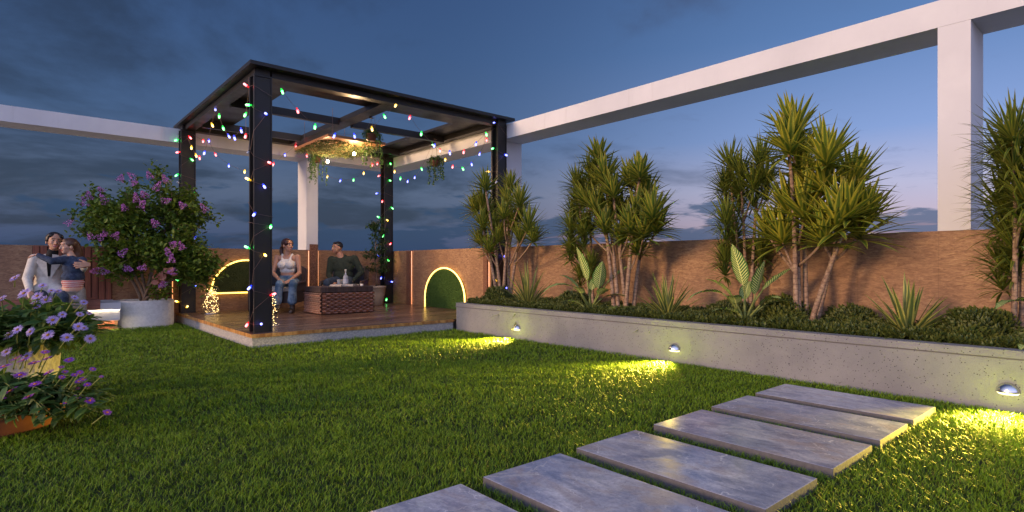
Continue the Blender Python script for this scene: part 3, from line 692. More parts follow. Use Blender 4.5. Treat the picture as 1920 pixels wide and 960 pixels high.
pilaster('b', 4.262, 4.445, 1.35, 'tall pitted stone pilaster with lit edges between the two seated people')
pilaster('b', 1.80, 1.98, 1.225, 'stone pilaster with a lit edge behind the lilac pot')
pilaster('r', 9.87, 10.03, 1.225, 'stone pilaster with lit edges on the right parapet near the far pergola column')
pilaster('r', 7.42, 7.55, 1.225, 'stone pilaster with lit edges beside the green arch at the planter end')

def leafy_panel(name, outline, face, mat_leaf, dens, parent, depth=.03, seed=1):
    """a clipped foliage panel with thickness: a slab with thousands of small leaves on its front"""
    rr = random.Random(seed); a = MB()
    xs = [p[0] for p in outline]; zs = [p[1] for p in outline]
    def inside(x, z):
        c = False; j = len(outline)-1
        for i in range(len(outline)):
            xi, zi = outline[i]; xj, zj = outline[j]
            if (zi > z) != (zj > z) and x < (xj-xi)*(z-zi)/(zj-zi)+xi: c = not c
            j = i
        return c
    def W(u, z, d): return (u, WY-d, z) if face == 'b' else (WX-d, u, z)
    f0 = [a.add(*W(u, z, .004)) for u, z in outline]; f1 = [a.add(*W(u, z, depth)) for u, z in outline]
    a.face(*f1); n_ = len(outline)
    for i in range(n_): a.face(f0[i], f0[(i+1) % n_], f1[(i+1) % n_], f1[i])
    for _ in range(dens):
        u = rr.uniform(min(xs), max(xs)); z = rr.uniform(min(zs), max(zs))
        if not inside(u, z): continue
        s_ = rr.uniform(.007, .014); an = rr.uniform(0, 2*PI); tl = rr.uniform(.2, 1.3)
        du, dz = math.cos(an)*s_, math.sin(an)*s_
        d0 = depth + rr.uniform(-.002, .004); d1 = d0 + s_*tl*1.2
        q = [a.add(*W(u-dz*.4, z+du*.4, d0)), a.add(*W(u+dz*.4, z-du*.4, d0)), a.add(*W(u+du, z+dz, d1))]
        a.face(*q)
    return a.build(name, mat_leaf, parent)

t = thing('lit_arch', (WX-.02, 8.70, DT), 'green hedge-filled arch outlined in glowing yellow LED on the right parapet', 'wall arch')
oc = 8.705; ow = .64; zb_ = DT
arc = [(oc+ow, zb_)] + [(oc + ow*math.cos(PI*k/28), zb_ + .17 + .565*math.sin(PI*k/28)) for k in range(29)] + [(oc-ow, zb_)]
leafy_panel('hedge_panel', arc, 'r', M_hedge, 16000, t, seed=3)
led_path([(WX-.036, u, z) for u, z in arc], .0135, M_led, t, n=8)
t = thing('lit_arch', (3.12, WY-.02, .46), 'dark half-round hedge panel with glowing outline on the back parapet', 'wall arch')
hc = 3.13; hr = .575; hz = .462
arc = [(hc + hr*math.cos(PI*k/28), hz + hr*math.sin(PI*k/28)) for k in range(29)]
leafy_panel('hedge_panel', arc, 'b', M_moss, 9000, t, seed=4)
led_path([(u, WY-.036, z) for u, z in arc] + [(arc[0][0], WY-.036, hz)], .0125, M_led, t, n=8)
led_path([(hc-hr, WY-.036, hz), (hc+hr, WY-.036, hz)], .0115, M_led, t, n=8)

# ------------------------------------------------------------------ bench with slatted panel
t = thing('bench', (.3, 10.3, 0), 'white cantilevered wall bench lit from under its lip', 'bench')
a = MB(); a.box(-2.4, 1.155, 9.87, WY-.004, .335, .413); a.box(-2.4, 1.150, 9.90, WY-.004, .178, .3345); sb_ = a.build('seat_slab', M_white, t)
a = MB(); a.box(-2.4, 1.14, 10.03, WY-.004, -.06, .1775); a.build('base', M_wall, t)
a = MB(); a.box(-2.4, 1.155, 9.8705, 9.877, .318, .3345); a.box(-2.4, 1.145, 9.9005, 9.907, .160, .1778); a.build('lip', M_white, t)
led_path([(-2.38, 9.888, .328), (1.14, 9.888, .328)], .004, M_led_bench, t)
led_path([(-2.38, 9.925, .171), (1.12, 9.925, .171)], .006, M_led_bench, t)
a = MB(); a.box(-1.2, .915, 9.855, 10.45, .3325, .468); a.build('timber_seat', M_boxwood, t, bevel=.004)
a = MB()
k = 0; x = -1.9
while x < 1.03: a.box(x, x+.073, 10.005, 10.0285, -.05, .170); x += .086
a.build('slat_facing', M_slat, t)
t = thing('slat_panel', (.5, WY-.04, .42), 'reddish vertical timber slat panel on the back wall above the bench', 'wall panel')
a = MB(); x = .205
while x < 1.14: a.box(x, x+.074, WY-.045, WY-.018, .4135, 1.232); x += .0865
a.build('slats', M_slat, t); a = MB(); a.box(.20, 1.155, WY-.017, WY-.003, .4135, 1.225); a.build('backing', mat('dark_backing', (.03, .012, .008), rough=.8), t)

# ------------------------------------------------------------------ rattan table
def weave_face(a, p0, du, W, z0, z1, nrm, cell=.062, rowh=.030, amp=.026):
    """woven strips over stakes on a vertical rectangle"""
    rows = int((z1-z0)/rowh); nseg = int(W/cell)*4
    p0 = Vector(p0); du = Vector(du); nrm = Vector(nrm)
    for r in range(rows):
        za, zb2 = z0 + r*rowh + .0012, z0 + (r+1)*rowh - .0012
        prev = None
        for i in range(nseg+1):
            u = W*i/nseg; off = .004 + amp*(.5 + .5*math.cos(PI*u/cell + (PI if r % 2 else 0)))
            q = p0 + du*u + nrm*off; qm = p0 + du*u + nrm*(off+.003)
            cur = (a.add(q.x, q.y, za), a.add(qm.x, qm.y, (za+zb2)/2), a.add(q.x, q.y, zb2))
            if prev: a.face(prev[0], cur[0], cur[1], prev[1]); a.face(prev[1], cur[1], cur[2], prev[2])
            prev = cur
TX0, TX1, TY0, TY1, TZ = 3.665, 4.545, 8.79, 9.46, .592
t = thing('coffee_table', ((TX0+TX1)/2, (TY0+TY1)/2, DT), 'box-shaped brown woven rattan coffee table on the deck', 'table')
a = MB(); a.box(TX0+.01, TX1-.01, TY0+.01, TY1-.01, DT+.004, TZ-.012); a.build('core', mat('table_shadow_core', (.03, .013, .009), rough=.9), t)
a = MB()
weave_face(a, (TX0, TY0, 0), (1, 0, 0), TX1-TX0, DT+.012, .515, (0, -1, 0)); weave_face(a, (TX0, TY1, 0), (0, -1, 0), TY1-TY0, DT+.012, .515, (-1, 0, 0), cell=.04)
weave_face(a, (TX1, TY0, 0), (0, 1, 0), TY1-TY0, DT+.012, .515, (1, 0, 0))
a.build('woven_side', M_weave, t)
a = MB(); 
for k in range(int((TX1-TX0)/.0135)): x = TX0 + k*.0135; a.box(x+.001, x+.0125, TY0-.014, TY0-.006, .518, .590)
for k in range(int((TY1-TY0)/.0135)): y = TY0 + k*.0135; a.box(TX0-.014, TX0-.006, y+.001, y+.0125, .518, .590)
a.box(TX0-.0055, TX1+.0055, TY0-.0055, TY1+.0055, .516, .589)
a.build('rim_band', M_weave_dk, t)
a = MB()
for k in range(int((TY1-TY0+.02)/.017)): y = TY0-.012+k*.017; a.box(TX0-.012, TX1+.012, y, y+.0155, .591, .5965)
a.build('table_top', M_weave_dk, t)
# tray, bottle, glasses, candle
def at_table(px): pass
tv = lambda r, f: Vector((4.18, 9.12, 0)) + RT*r - FW*f       # on the table top, image-right and towards the viewer
t = thing('tray', tuple(tv(0, 0)) [:2] + (.597,), 'pale rectangular serving tray on the rattan table', 'tray', rz=-TH)
a = MB(); a.box(-.19, .19, -.12, .12, 0, .007); a.box(-.19, .19, -.12, -.112, .0072, .032); a.box(-.19, .19, .112, .12, .0072, .032); a.box(-.19, -.182, -.112, .112, .0072, .032); a.box(.182, .19, -.112, .112, .0072, .032)
a.build('tray_body', mat('pale_ash', (.42, .38, .33), rough=.5), t, world=False, bevel=.002)
a = MB(); a.box(-.19, .03, -.165, -.122, .0, .028); 
t2 = thing('napkin', tuple(tv(-.08, .15))[:2] + (.597,), 'folded cream napkin at the left front edge of the tray', 'napkin', rz=-TH-.12)
a = MB(); a.box(-.10, .10, -.035, .035, 0, .012); a.box(-.095, .098, -.03, .034, .0125, .026); a.build('cloth', M_cushion, t2, world=False, bevel=.005)
v = tv(.035, .0)
t = thing('bottle', (v.x, v.y, .605), 'clear glass bottle with a tall neck on the tray', 'bottle')
a = MB(); a.lathe([(.036, 0), (.044, .008), (.044, .135), (.040, .155), (.018, .182), (.013, .20), (.013, .235)], n=20); a.build('glass', mat('bottle_glass', (.75, .80, .88), rough=.06, Transmission_Weight=.6), t, smooth=True, world=False)
a = MB(); a.lathe([(.016, .236), (.016, .270), (.014, .274)], n=14); a.build('stopper', mat('pale_stopper', (.6, .58, .55), rough=.4), t, smooth=True, world=False)
a = MB(); a.lathe([(.0448, .04), (.0448, .115)], n=20, cap0=False, cap1=False); a.build('band', mat('frosted_label', (.42, .44, .50), rough=.5), t, smooth=True, world=False)
for i, (r_, f_, lb) in enumerate(((-.075, .0, 'clear tumbler standing left of the bottle on the tray'), (-.045, -.055, 'clear tumbler tucked behind the bottle on the tray'))):
    v = tv(r_, f_)
    a = MB(); a.lathe([(.028, 0), (.031, .004), (.034, .105), (.0325, .105), (.029, .008), (.0, .007)], n=18, cap1=False)
    o = a.build('tumbler', mat('tumbler_glass', (.8, .82, .86), rough=.08, Transmission_Weight=.7), None, smooth=True); o.location = (v.x, v.y, .605); tag(o, lb, 'glass')
v = tv(.30, -.02)
a = MB(); a.lathe([(.024, 0), (.026, .004), (.026, .035), (.022, .037)], n=16)
o = a.build('candle', mat('candle_wax', (.75, .68, .58), rough=.5), None, smooth=True); o.location = (v.x, v.y, .598); tag(o, 'small pale candle on the table right of the tray', 'candle')

# ------------------------------------------------------------------ armchairs (facing the viewer)
def armchair(x, y, label, rz=-TH):
    t = thing('armchair', (x, y, DT), label, 'armchair', 'dark rattan armchairs round the table', rz=rz)
    a = MB(); a.box(-.36, .36, -.34, .30, .16, .345)
    for k in range(44): xx = -.36 + k*.0164; a.box(xx+.001, xx+.0145, -.347, -.341, .162, .343)
    for k in range(38): yy = -.34 + k*.0166; a.box(-.367, -.361, yy+.001, yy+.0145, .162, .343)
    a.build('seat_frame', M_weave_dk, t, world=False)
    for sx in (-1, 1):
        for sy in (-1, 1):
            a = MB(); a.tube([(sx*.33, sy*.30, .16), (sx*.34, sy*.31, 0)], [.014, .010], 8); a.build('leg', M_steel, t, world=False, smooth=True)
        a = MB(); a.tube([(sx*.365, -.33, .02), (sx*.365, -.335, .35), (sx*.365, -.32, .44), (sx*.368, -.27, .475), (sx*.37, 0, .49), (sx*.365, .22, .50), (sx*.34, .30, .52)], [.012, .016, .02, .024, .026, .024, .02], 10)
        a.build('armrest', M_weave_dk, t, smooth=True, world=False)
        a = MB(); a.box(sx*.365-.006, sx*.365+.006, -.31, .27, .345, .47); 
        a.build('side_panel', M_weave_dk, t, world=False)
    a = MB(); n_ = 24
    for k in range(n_):
        x0 = -.35 + .70*k/n_; x1 = x0 + .70/n_*.9
        f = lambda xx: .30 + .05*(1-(xx/.35)**2); g = lambda xx: .80 - .10*abs(xx/.35)**3
        i = [a.add(x0, f(x0), .345), a.add(x1, f(x1), .345), a.add(x1, f(x1)+.09, g(x1)), a.add(x0, f(x0)+.09, g(x0)),
             a.add(x0, f(x0)+.02, .345), a.add(x1, f(x1)+.02, .345), a.add(x1, f(x1)+.11, g(x1)), a.add(x0, f(x0)+.11, g(x0))]
        for q in ((0, 1, 2, 3), (7, 6, 5, 4), (0, 3, 7, 4), (1, 5, 6, 2), (3, 2, 6, 7)): a.face(*[i[z_] for z_ in q])
    a.build('backrest', M_weave_dk, t, world=False)
    a = MB(); a.box(-.335, .335, -.335, .29, .347, .425); a.build('cushion', M_cushion, t, world=False, bevel=.022)
    a = MB(); a.box(-.29, .29, .20, .29, .43, .74); a.build('back_cushion', M_darkcush, t, world=False, bevel=.035)
    return t
armchair(3.42, 10.0, 'dark rattan armchair with a cream cushion that the woman in the white top sits in')
armchair(4.72, 10.22, 'dark rattan armchair behind the table that the man sits in')

# ------------------------------------------------------------------ glass jars of fairy lights
def fairy_jar(x, y, r, h, label, seed):
    rr = random.Random(seed)
    t = thing('lantern_jar', (x, y, DT), label, 'lantern', 'glass bell jars of fairy lights')
    prof = [(r*.98, 0), (r, .01)] + [(r, .05 + (h-r*.75-.05)*k/4) for k in range(5)] + [(r*math.cos(a_), h - r*.75 + r*.75*math.sin(a_)) for a_ in (.35, .7, 1.0, 1.25, 1.45, 1.57)]
    a = MB(); a.lathe(prof, n=36, cap0=False); a.build('glass_dome', M_thin, t, smooth=True, world=False)
    a = MB(); a.lathe([(r*1.0, .0), (r*1.02, .003), (r*1.02, .012), (r*1.0, .014)], n=36); a.build('base_plate', M_chrome, t, smooth=True, world=False)
    pts = []; p = Vector((0, 0, .03))
    N = 150
    for k in range(N):
        u = k/N; zz = .025 + (h-.09)*(u**.95); rad = r*.88*(1-.22*u)
        an = rr.uniform(0, 2*PI); q = rad*math.sqrt(rr.random())
        pts.append(Vector((q*math.cos(an), q*math.sin(an), zz + rr.uniform(-.02, .02) if zz > .05 else zz)))
    a = MB(); a.tube([tuple(p_) for p_ in pts], .0004, 3, caps=False); wv = a.build('wire', M_copperwire, t, world=False)
    a = MB()
    for p_ in pts:
        s_ = rr.uniform(.0018, .0036)
        a.ball(p_, s_, 4, 3)
    o = a.build('fairy_lights', M_fairy, t, world=False); o['kind'] = 'stuff'
fairy_jar(2.42, 10.25, .138, .46, 'glass bell jar of twinkling fairy lights at the left end of the lit half-round panel', 5)
fairy_jar(2.475, 7.62, .128, .47, 'glass bell jar of fairy lights half hidden behind the nearest pergola column', 6)

# ------------------------------------------------------------------ hanging moss panel and pendants
t = thing('ceiling_slat_panel', (3.85, 8.6, 2.8), 'slatted timber ceiling panel with moss hanging under the pergola roof', 'ceiling panel')
PX0, PX1, PY0, PY1, PZ = 3.42, 4.30, 7.95, 9.22, 2.80
a = MB(); y = PY0
while y < PY1-.03: a.box(PX0, PX1, y, y+.034, PZ, PZ+.02); y += .052
a.build('slats', M_ceilslat, t)
a = MB(); a.box(PX0-.02, PX0-.002, PY0-.02, PY1+.02, PZ-.005, PZ+.035); a.box(PX1+.002, PX1+.02, PY0-.02, PY1+.02, PZ-.005, PZ+.035); a.box(PX0, PX1, PY0-.02, PY0-.003, PZ-.005, PZ+.035); a.box(PX0, PX1, PY1+.003, PY1+.02, PZ-.005, PZ+.035)
a.build('frame', M_ceilslat, t)
rr = random.Random(8); a = MB()
for _ in range(9000):
    u, v_ = rr.random(), rr.random()
    x = PX0 - .03 + (PX1-PX0+.06)*u; y = PY0 + (PY1-PY0)*v_
    e = (y - (PY0+.22)) + .10*math.sin(x*9) ; e2 = (PY1 + .02 - y) + .25*(PX1-.25-x)
    if e < 0 or e2 < 0: continue
    d = min(.09, e*.5, .05+.3*e2); z = PZ - .002 - d*rr.random()*(.6+.6*noise.noise(Vector((x*9, y*9, 0))))
    s_ = rr.uniform(.012, .026); q = Matrix.Rotation(rr.uniform(0, 6.28), 3, Vector((rr.uniform(-1, 1), rr.uniform(-1, 1), rr.uniform(-1, 1))).normalized())
    i = [a.add(*(Vector((x, y, z)) + q @ Vector(c))) for c in ((-s_*.4, 0, 0), (s_*.4, 0, 0), (0, s_, 0))]; a.face(*i)
mo = a.build('moss', M_moss, t); mo['kind'] = 'stuff'
a = MB()
for x_, y_ in ((PX0+.1, PY0+.1), (PX1-.1, PY0+.1), (PX0+.1, PY1-.1), (PX1-.1, PY1-.1)): a.tube([(x_, y_, PZ+.02), (x_, y_, 3.25)], .003, 5)
a.build('hanging_wire', M_wire, t)
for (x, y, z, lb) in ((3.86, 9.02, 2.640, 'bright warm pendant bulb, the lower left one of the pair'), (3.955, 8.25, 2.665, 'bright warm pendant bulb hanging right of the pair under the moss panel')):
    t = thing('pendant_light', (x, y, z), lb, 'pendant light', 'pendant bulbs under the moss panel')
    a = MB(); a.ball((0, 0, 0), (.020, .020, .024), 12, 8); a.build('bulb', M_pend, t, smooth=True, world=False)
    a = MB(); a.lathe([(.011, .022), (.012, .026), (.012, .058), (.006, .064)], n=10); a.build('socket', M_steel, t, world=False, smooth=True)
    a = MB(); a.tube([(0, 0, .062), (0, 0, PZ-z)], .0022, 5); a.build('cord', M_steel, t, world=False)
    ld = bpy.data.lights.new('pendant_lamp', 'POINT'); ld.energy = 22; ld.color = (1.0, .64, .32); ld.shadow_soft_size = .03
    lo = bpy.data.objects.new('pendant_lamp', ld); C.objects.link(lo); lo.parent = t; lo.location = (0, 0, -.045)

# ------------------------------------------------------------------ coloured string lights
def bulb_mesh():
    g = MB(); g.lathe([(.009, -.006), (.011, -.016), (.0135, -.029), (.014, -.038), (.0115, -.047), (.006, -.052), (.001, -.054)], n=10)
    s_ = MB(); s_.lathe([(.006, .020), (.0105, .017), (.0115, .0), (.0105, -.0065)], n=8)
    f = MB(); f.lathe([(.003, -.012), (.0105, -.024), (.0105, -.048), (.003, -.058)], n=6)
    return g, s_, f
_g, _s, _f = bulb_mesh()
PROTO = {}
def bulb(c, p, hang, parent):
    """one bulb: glass, coloured socket (sub-part), glowing core (sub-part)"""
    key = c
    off = Vector(p) - wloc(parent)
    q = Vector((0, 0, -1)).rotation_difference(Vector(hang).normalized())
    if key not in PROTO:
        cc = c if c != 'w' else 'b'
        gl_mat = M_tip[cc] if c != 'w' else mat('unlit_bulb_glass', (.55, .58, .66), rough=.15)
        go = _g.build('bulb', gl_mat, None, smooth=True); so_ = _s.build('socket', M_sock[cc] if c != 'w' else M_steel, go, smooth=True, world=False)
        if c != 'w': fo = _f.build('collar_glow', M_bulb[cc], go, world=False); fo.scale = (1.28, 1.28, .34); fo.location = (0, 0, -.003)
        PROTO[key] = go
    else: go = copy_tree(PROTO[key])
    go.parent = parent; go.location = off; go.rotation_mode = 'QUATERNION'; go.rotation_quaternion = q
    return go
def hangdir(): 
    return (rng.uniform(-.45, .45), rng.uniform(-.45, .45), -1)
CLAB = dict(near_left='string of coloured bulbs wound round the nearest pergola column', far_left='string of coloured bulbs wound round the pergola column beside the lilac',
            far_right='string of coloured bulbs wound round the far pergola column beside the potted ficus', near_right='string of coloured bulbs wound round the pergola column at the planter end')
for kname, (x0, x1, y0, y1, L) in COLS.items():
    t = thing('string_lights', (x0, y0, DT), CLAB[kname], 'string lights')
    wp = [(x0-.008, y1, L[0][1][2]+.12)]
    prev_f = None
    for c, p, f in L:
        z = p[2]
        if prev_f is not None and f != prev_f: wp.append((x0-.008, y0-.008, (z + wp[-1][2])/2))
        elif prev_f is not None:   # goes once round the back
            zz = (z + wp[-1][2])/2
            if f == 'f': wp += [(x1+.008, y0-.008, wp[-1][2]-.03), (x1+.008, y1+.008, zz), (x0-.008, y1+.008, zz-.02), (x0-.008, y0-.008, z+.02)]
            else: wp += [(x0-.008, y0-.008, wp[-1][2]-.02), (x1+.008, y0-.008, zz), (x1+.008, y1+.008, zz-.02), (x0-.008, y1+.008, z+.02)]
        q = (p[0]+.012, p[1], z) if f == 's' else (p[0], p[1]+.012, z)
        wp.append(q); prev_f = f
        hd = (rng.uniform(-1.0, -.2), rng.uniform(-.4, .4), rng.uniform(-.9, .5)) if f == 's' else (rng.uniform(-.7, .7), rng.uniform(-1.0, -.2), rng.uniform(-.9, .5))
        bulb(c, p, hd, t)
    a = MB(); a.tube(wp, .0022, 4); a.build('wire', M_wire, t)
GLAB = dict(front='coloured bulbs strung in swags along the front beam of the pergola', back='coloured bulbs strung in swags along the back of the pergola',
            left='coloured bulbs strung between the two left pergola columns', right='coloured bulbs strung between the two right pergola columns')
for kname, (s_, L, e_) in GARLANDS.items():
    t = thing('string_lights', s_, GLAB[kname], 'string lights')
    pts = [Vector(s_)] + [Vector(p) + Vector((0, 0, .03)) for c, p in L] + [Vector(e_)]
    wp = []
    for i in range(len(pts)-1):
        A, B = pts[i], pts[i+1]; sag = .02 + .05*(B-A).length
        for k in range(6):
            u = k/6; q = A.lerp(B, u); q.z -= sag*4*u*(1-u)*.5; wp.append(q)
    wp.append(pts[-1])
    a = MB(); a.tube(wp, .002, 4); a.build('wire', M_wire, t)
    for c, p in L:
        j = rng.uniform(-.12, .12)
        bulb(c, tuple(Vector(p) + Vector((0, 0, .022))), hangdir(), t)
# ------------------------------------------------------------------ plants
def sword(a, base, d, L, W, droop, segs=6, fold=.25, upv=Vector((0, 0, 1))):
    """one long sword leaf: starts along d, bends downward by droop; V-folded cross-section"""
    d = Vector(d).normalized(); side = d.cross(upv)
    if side.length < .15: side = d.cross(Vector((rng.uniform(-1, 1), rng.uniform(-1, 1), .1)))
    side.normalize(); p = Vector(base); prev = None
    for i in range(segs+1):
        u = i/segs
        wd = W * (.45 + 1.5*u if u < .35 else 1.0*(1 - ((u-.35)/.65)**1.7) + .02) * .5
        nrm = side.cross(d).normalized()
        l = a.add(*(p - side*wd + nrm*wd*fold), 0, u); m_ = a.add(*p, .5, u); r = a.add(*(p + side*wd + nrm*wd*fold), 1, u)
        if prev: a.face(prev[0], prev[1], m_, l); a.face(prev[1], prev[2], r, m_)
        prev = (l, m_, r)
        d = (d + Vector((0, 0, -1))*droop*(.35 + u)/segs*2.0).normalized()
        side = (side - d*side.dot(d)).normalized()
        p = p + d*(L/segs)

def rosette(a, c, axis, n, L, W, droop, spread=1.25, rr=rng):
    """a tuft of sword leaves round an axis, upright in the middle, drooping outside"""
    axis = Vector(axis).normalized(); t1 = axis.orthogonal().normalized(); t2 = axis.cross(t1)
    for k in range(n):
        u = (k+.5)/n; an = k*2.39996 + rr.uniform(-.25, .25); tilt = (.10 + spread*u**.85) + rr.uniform(-.08, .08)
        d = axis*math.cos(tilt) + (t1*math.cos(an) + t2*math.sin(an))*math.sin(tilt)
        b = Vector(c) - axis*(.16*L*u) + (t1*math.cos(an) + t2*math.sin(an))*.008
        sword(a, b, d, L*rr.uniform(.75, 1.08)*(1 - .12*u), W*rr.uniform(.8, 1.15), droop*(.35 + .9*u)*rr.uniform(.6, 1.3))

def bez(p0, p1, p2, p3, n):
    o = []
    for i in range(n+1):
        t_ = i/n; o.append(p0*(1-t_)**3 + p1*3*t_*(1-t_)**2 + p2*3*t_*t_*(1-t_) + p3*t_**3)
    return o

def dracaena(key, label):
    base, ros, kind = DRAC[key]
    B = Vector(base); t = thing('dracaena', base, label, 'plant', 'tall dracaena clumps in the planter')
    ros = sorted(ros, key=lambda r: -r[0][2])
    n_st = 5 if kind == 'n' else 3
    if key == 'D4': n_st = 4
    stems = []
    lat = lambda p: (Vector(p)-B).dot(RT)
    order = sorted(range(len(ros)), key=lambda i: lat(ros[i][0]))
    slim = kind == 's'
    trunks = []
    for s_ in range(n_st):       # main trunks: fan out from the base towards evenly spread tufts
        grp = [order[i] for i in range(len(order)) if i*n_st//len(order) == s_]
        top = max(grp, key=lambda i: ros[i][0][2]); T = Vector(ros[top][0])
        b0 = B + RT*((s_ - (n_st-1)/2)*.045) + Vector((rng.uniform(-.05, .05), rng.uniform(-.02, .02), -.03))
        m1 = b0.lerp(T, .35) + RT*(-.10*lat(T)*.5) + Vector((0, 0, .10)); m2 = b0.lerp(T, .72) + RT*(.05*lat(T)) + Vector((rng.uniform(-.04, .04), rng.uniform(-.04, .04), 0))
        pts = bez(b0, m1, m2, T, 14)
        r0 = .026 if not slim else .020
        a = MB(); a.tube([tuple(p) for p in pts], [r0*(1 - .45*i/14) for i in range(15)], 8); st = a.build('stem', M_stem, t, smooth=True)
        trunks.append((pts, st, r0)); 
        for i in grp:
            if i == top: continue
            P = Vector(ros[i][0]); k = max(3, min(11, int(round(14*max(.25, min(.8, (P.z - .20 - b0.z)/max(.2, T.z-b0.z) - .12))))))
            A = pts[k]; mm = A.lerp(P, .55) + (P-A).cross(Vector((0, 0, 1))).normalized()*.02; mm.z -= .06; mm += (P-A)*Vector((1, 1, 0)).length*0
            q = bez(A, A.lerp(mm, .5) + Vector((0, 0, .02)), mm, P, 7)
            a = MB(); a.tube([tuple(p) for p in q], [r0*.55*(1 - .25*j/7) for j in range(8)], 7); a.build('branch', M_stem, t, smooth=True)
    for (p, L) in ros:
        P = Vector(p); a = MB()
        ax = (Vector((0, 0, 1)) + RT*(lat(p)*.55 + rng.uniform(-.15, .15)) + Vector((rng.uniform(-.25, .05), rng.uniform(-.15, .15), 0))).normalized()
        if slim: rosette(a, P + ax*L*.05, ax, 84, L*1.12, .023, .32, spread=1.55); rosette(a, P - Vector((0, 0, L*.5)), Vector((0, 0, 1)), 40, L*1.0, .021, .45, spread=1.7)
        else: rosette(a, P, ax, 50, L*1.28, .058 if key != 'D1' else .044, .22, spread=1.5)
        a.build('leaf_tuft', M_drac_dk if slim else (M_drac if key == 'D3' else M_drac_mid), t)
    return t
dracaena('D1', 'dracaena clump nearest the pergola, with red and green bulbs behind its leaves')
dracaena('D2a', 'slender dark dracaena standing left of the middle dracaena clump')
dracaena('D2', 'broad dracaena clump in the middle of the planter, second tall clump from the pergola')
dracaena('D3a', 'dense narrow-leaved dracaena just left of the tallest clump')
dracaena('D3', 'tallest broad-leaved yellow-green dracaena clump with fanning pale trunks')
dracaena('D4', 'dark drooping dracaena cut off by the right edge of the photo')

for i, ((b, L), lb) in enumerate(zip(AGAVE, ('small sword-leaved plant beside the dracaena nearest the pergola', 'sword-leaved plant with yellow margins between the middle and tallest dracaenas', 'large sword-leaved plant with yellow margins right of the tallest dracaena'))):
    t = thing('sword_plant', b, lb, 'plant', 'low sword-leaved plants in the planter')
    a = MB(); rosette(a, Vector(b) + Vector((0, 0, .03)), (0, 0, 1), 52, L*1.25, .038 + .004*i, .34, spread=1.45); a.build('leaves', M_agave, t)

def big_leaf(a, base, d, L, W, droop, roll=0.0, segs=12):
    d = Vector(d).normalized(); side = d.cross(Vector((0, 0, 1))).normalized(); side.rotate(Matrix.Rotation(roll, 3, d)); p = Vector(base); prev = None
    for i in range(segs+1):
        u = i/segs; wd = W*.5*max(.02, math.sin(PI*u**.78)**.75) if 0 < u < 1 else W*.01
        nrm = side.cross(d).normalized(); cols = []
        for k in range(-3, 4):
            s_ = k/3; wav = .03*W*math.sin(u*26 + 1.0)*abs(s_)
            cols.append(a.add(*(p + side*wd*s_ + nrm*(wd*.28*abs(s_) + wav)), .5 + .5*s_, u))
        if prev:
            for k in range(6): a.face(prev[k], prev[k+1], cols[k+1], cols[k])
        prev = cols
        d = (d + Vector((0, 0, -1))*droop*(.3 + u)/segs*2).normalized(); side = (side - d*side.dot(d)).normalized(); p = p + d*(L/segs)

def zebra(b, leaves, label, sc=1.0):
    """leaves: (image-right, towards viewer, height of leaf base, direction right, forward, up, length, width, droop)"""
    B = Vector(b); t = thing('striped_leaf_plant', b, label, 'plant', 'striped-leaf plants in the planter')
    for (r, f, h, dr, df, dz, L, W, dp) in leaves:
        P = B + (RT*r - FW*f)*sc + Vector((0, 0, h*sc)); d = RT*dr - FW*df + Vector((0, 0, dz))
        a = MB(); q = bez(B + RT*r*.12, B + RT*r*.25 + Vector((0, 0, h*.5*sc)), P - d.normalized()*.08*sc - Vector((0, 0, .03)), P, 8)
        a.tube([tuple(p) for p in q], [.011*sc*(1-.4*k/8) for k in range(9)], 6); st = a.build('stalk', M_stalk, t, smooth=True)
        a = MB(); big_leaf(a, P, d, L*sc, W*sc, dp, rng.uniform(-.25, .25)); a.build('leaf', M_zebra, t, smooth=True)
ZL = [(-.02, .02, .34, -.32, .15, 1.0, .36, .14, .12), (.05, .08, .27, .12, .32, 1.0, .29, .15, .10), (.14, .00, .30, .75, .0, .62, .34, .12, .12), (-.20, .05, .28, -1.0, .2, .28, .34, .085, .75),
      (-.10, .0, .24, -.55, -.2, .75, .26, .10, .55), (-.11, .10, .20, -.35, .5, .55, .16, .11, .5), (.08, .10, .19, .35, .5, .5, .19, .12, .6), (-.08, .08, .12, -.9, .2, .45, .25, .085, .6),
      (.13, .05, .18, .9, .2, .45, .28, .085, .75), (.12, .12, .06, .6, .8, .3, .22, .09, .7), (.02, -.06, .22, .4, -.6, .8, .26, .11, .41), (.16, .10, .05, 1.0, .4, .2, .22, .08, .7)]
zebra(ZEBRA[0][0], [tuple(v + rng.uniform(-.03, .03) if i < 6 else v for i, v in enumerate(l)) for l in ZL], 'striped-leaf plant in front of the middle dracaena clump', 1.16)
zebra(ZEBRA[1][0], ZL, 'large pale striped-leaf plant in front of the tallest dracaena', 1.14)
zebra((5.30, .60, .37), [(-.10, .05, .33, -.9, .2, .15, .30, .13, .5), (-.12, .12, .05, -.9, .5, .3, .24, .10, .6), (-.02, .02, .62, -.5, .3, .5, .24, .11, .7), (.1, 0, .4, .7, 0, .7, .3, .14, .3), (.05, .1, .2, .2, .8, .5, .25, .12, .6)], 'striped-leaf plant at the right edge of the photo under the drooping dracaena', 1.0)

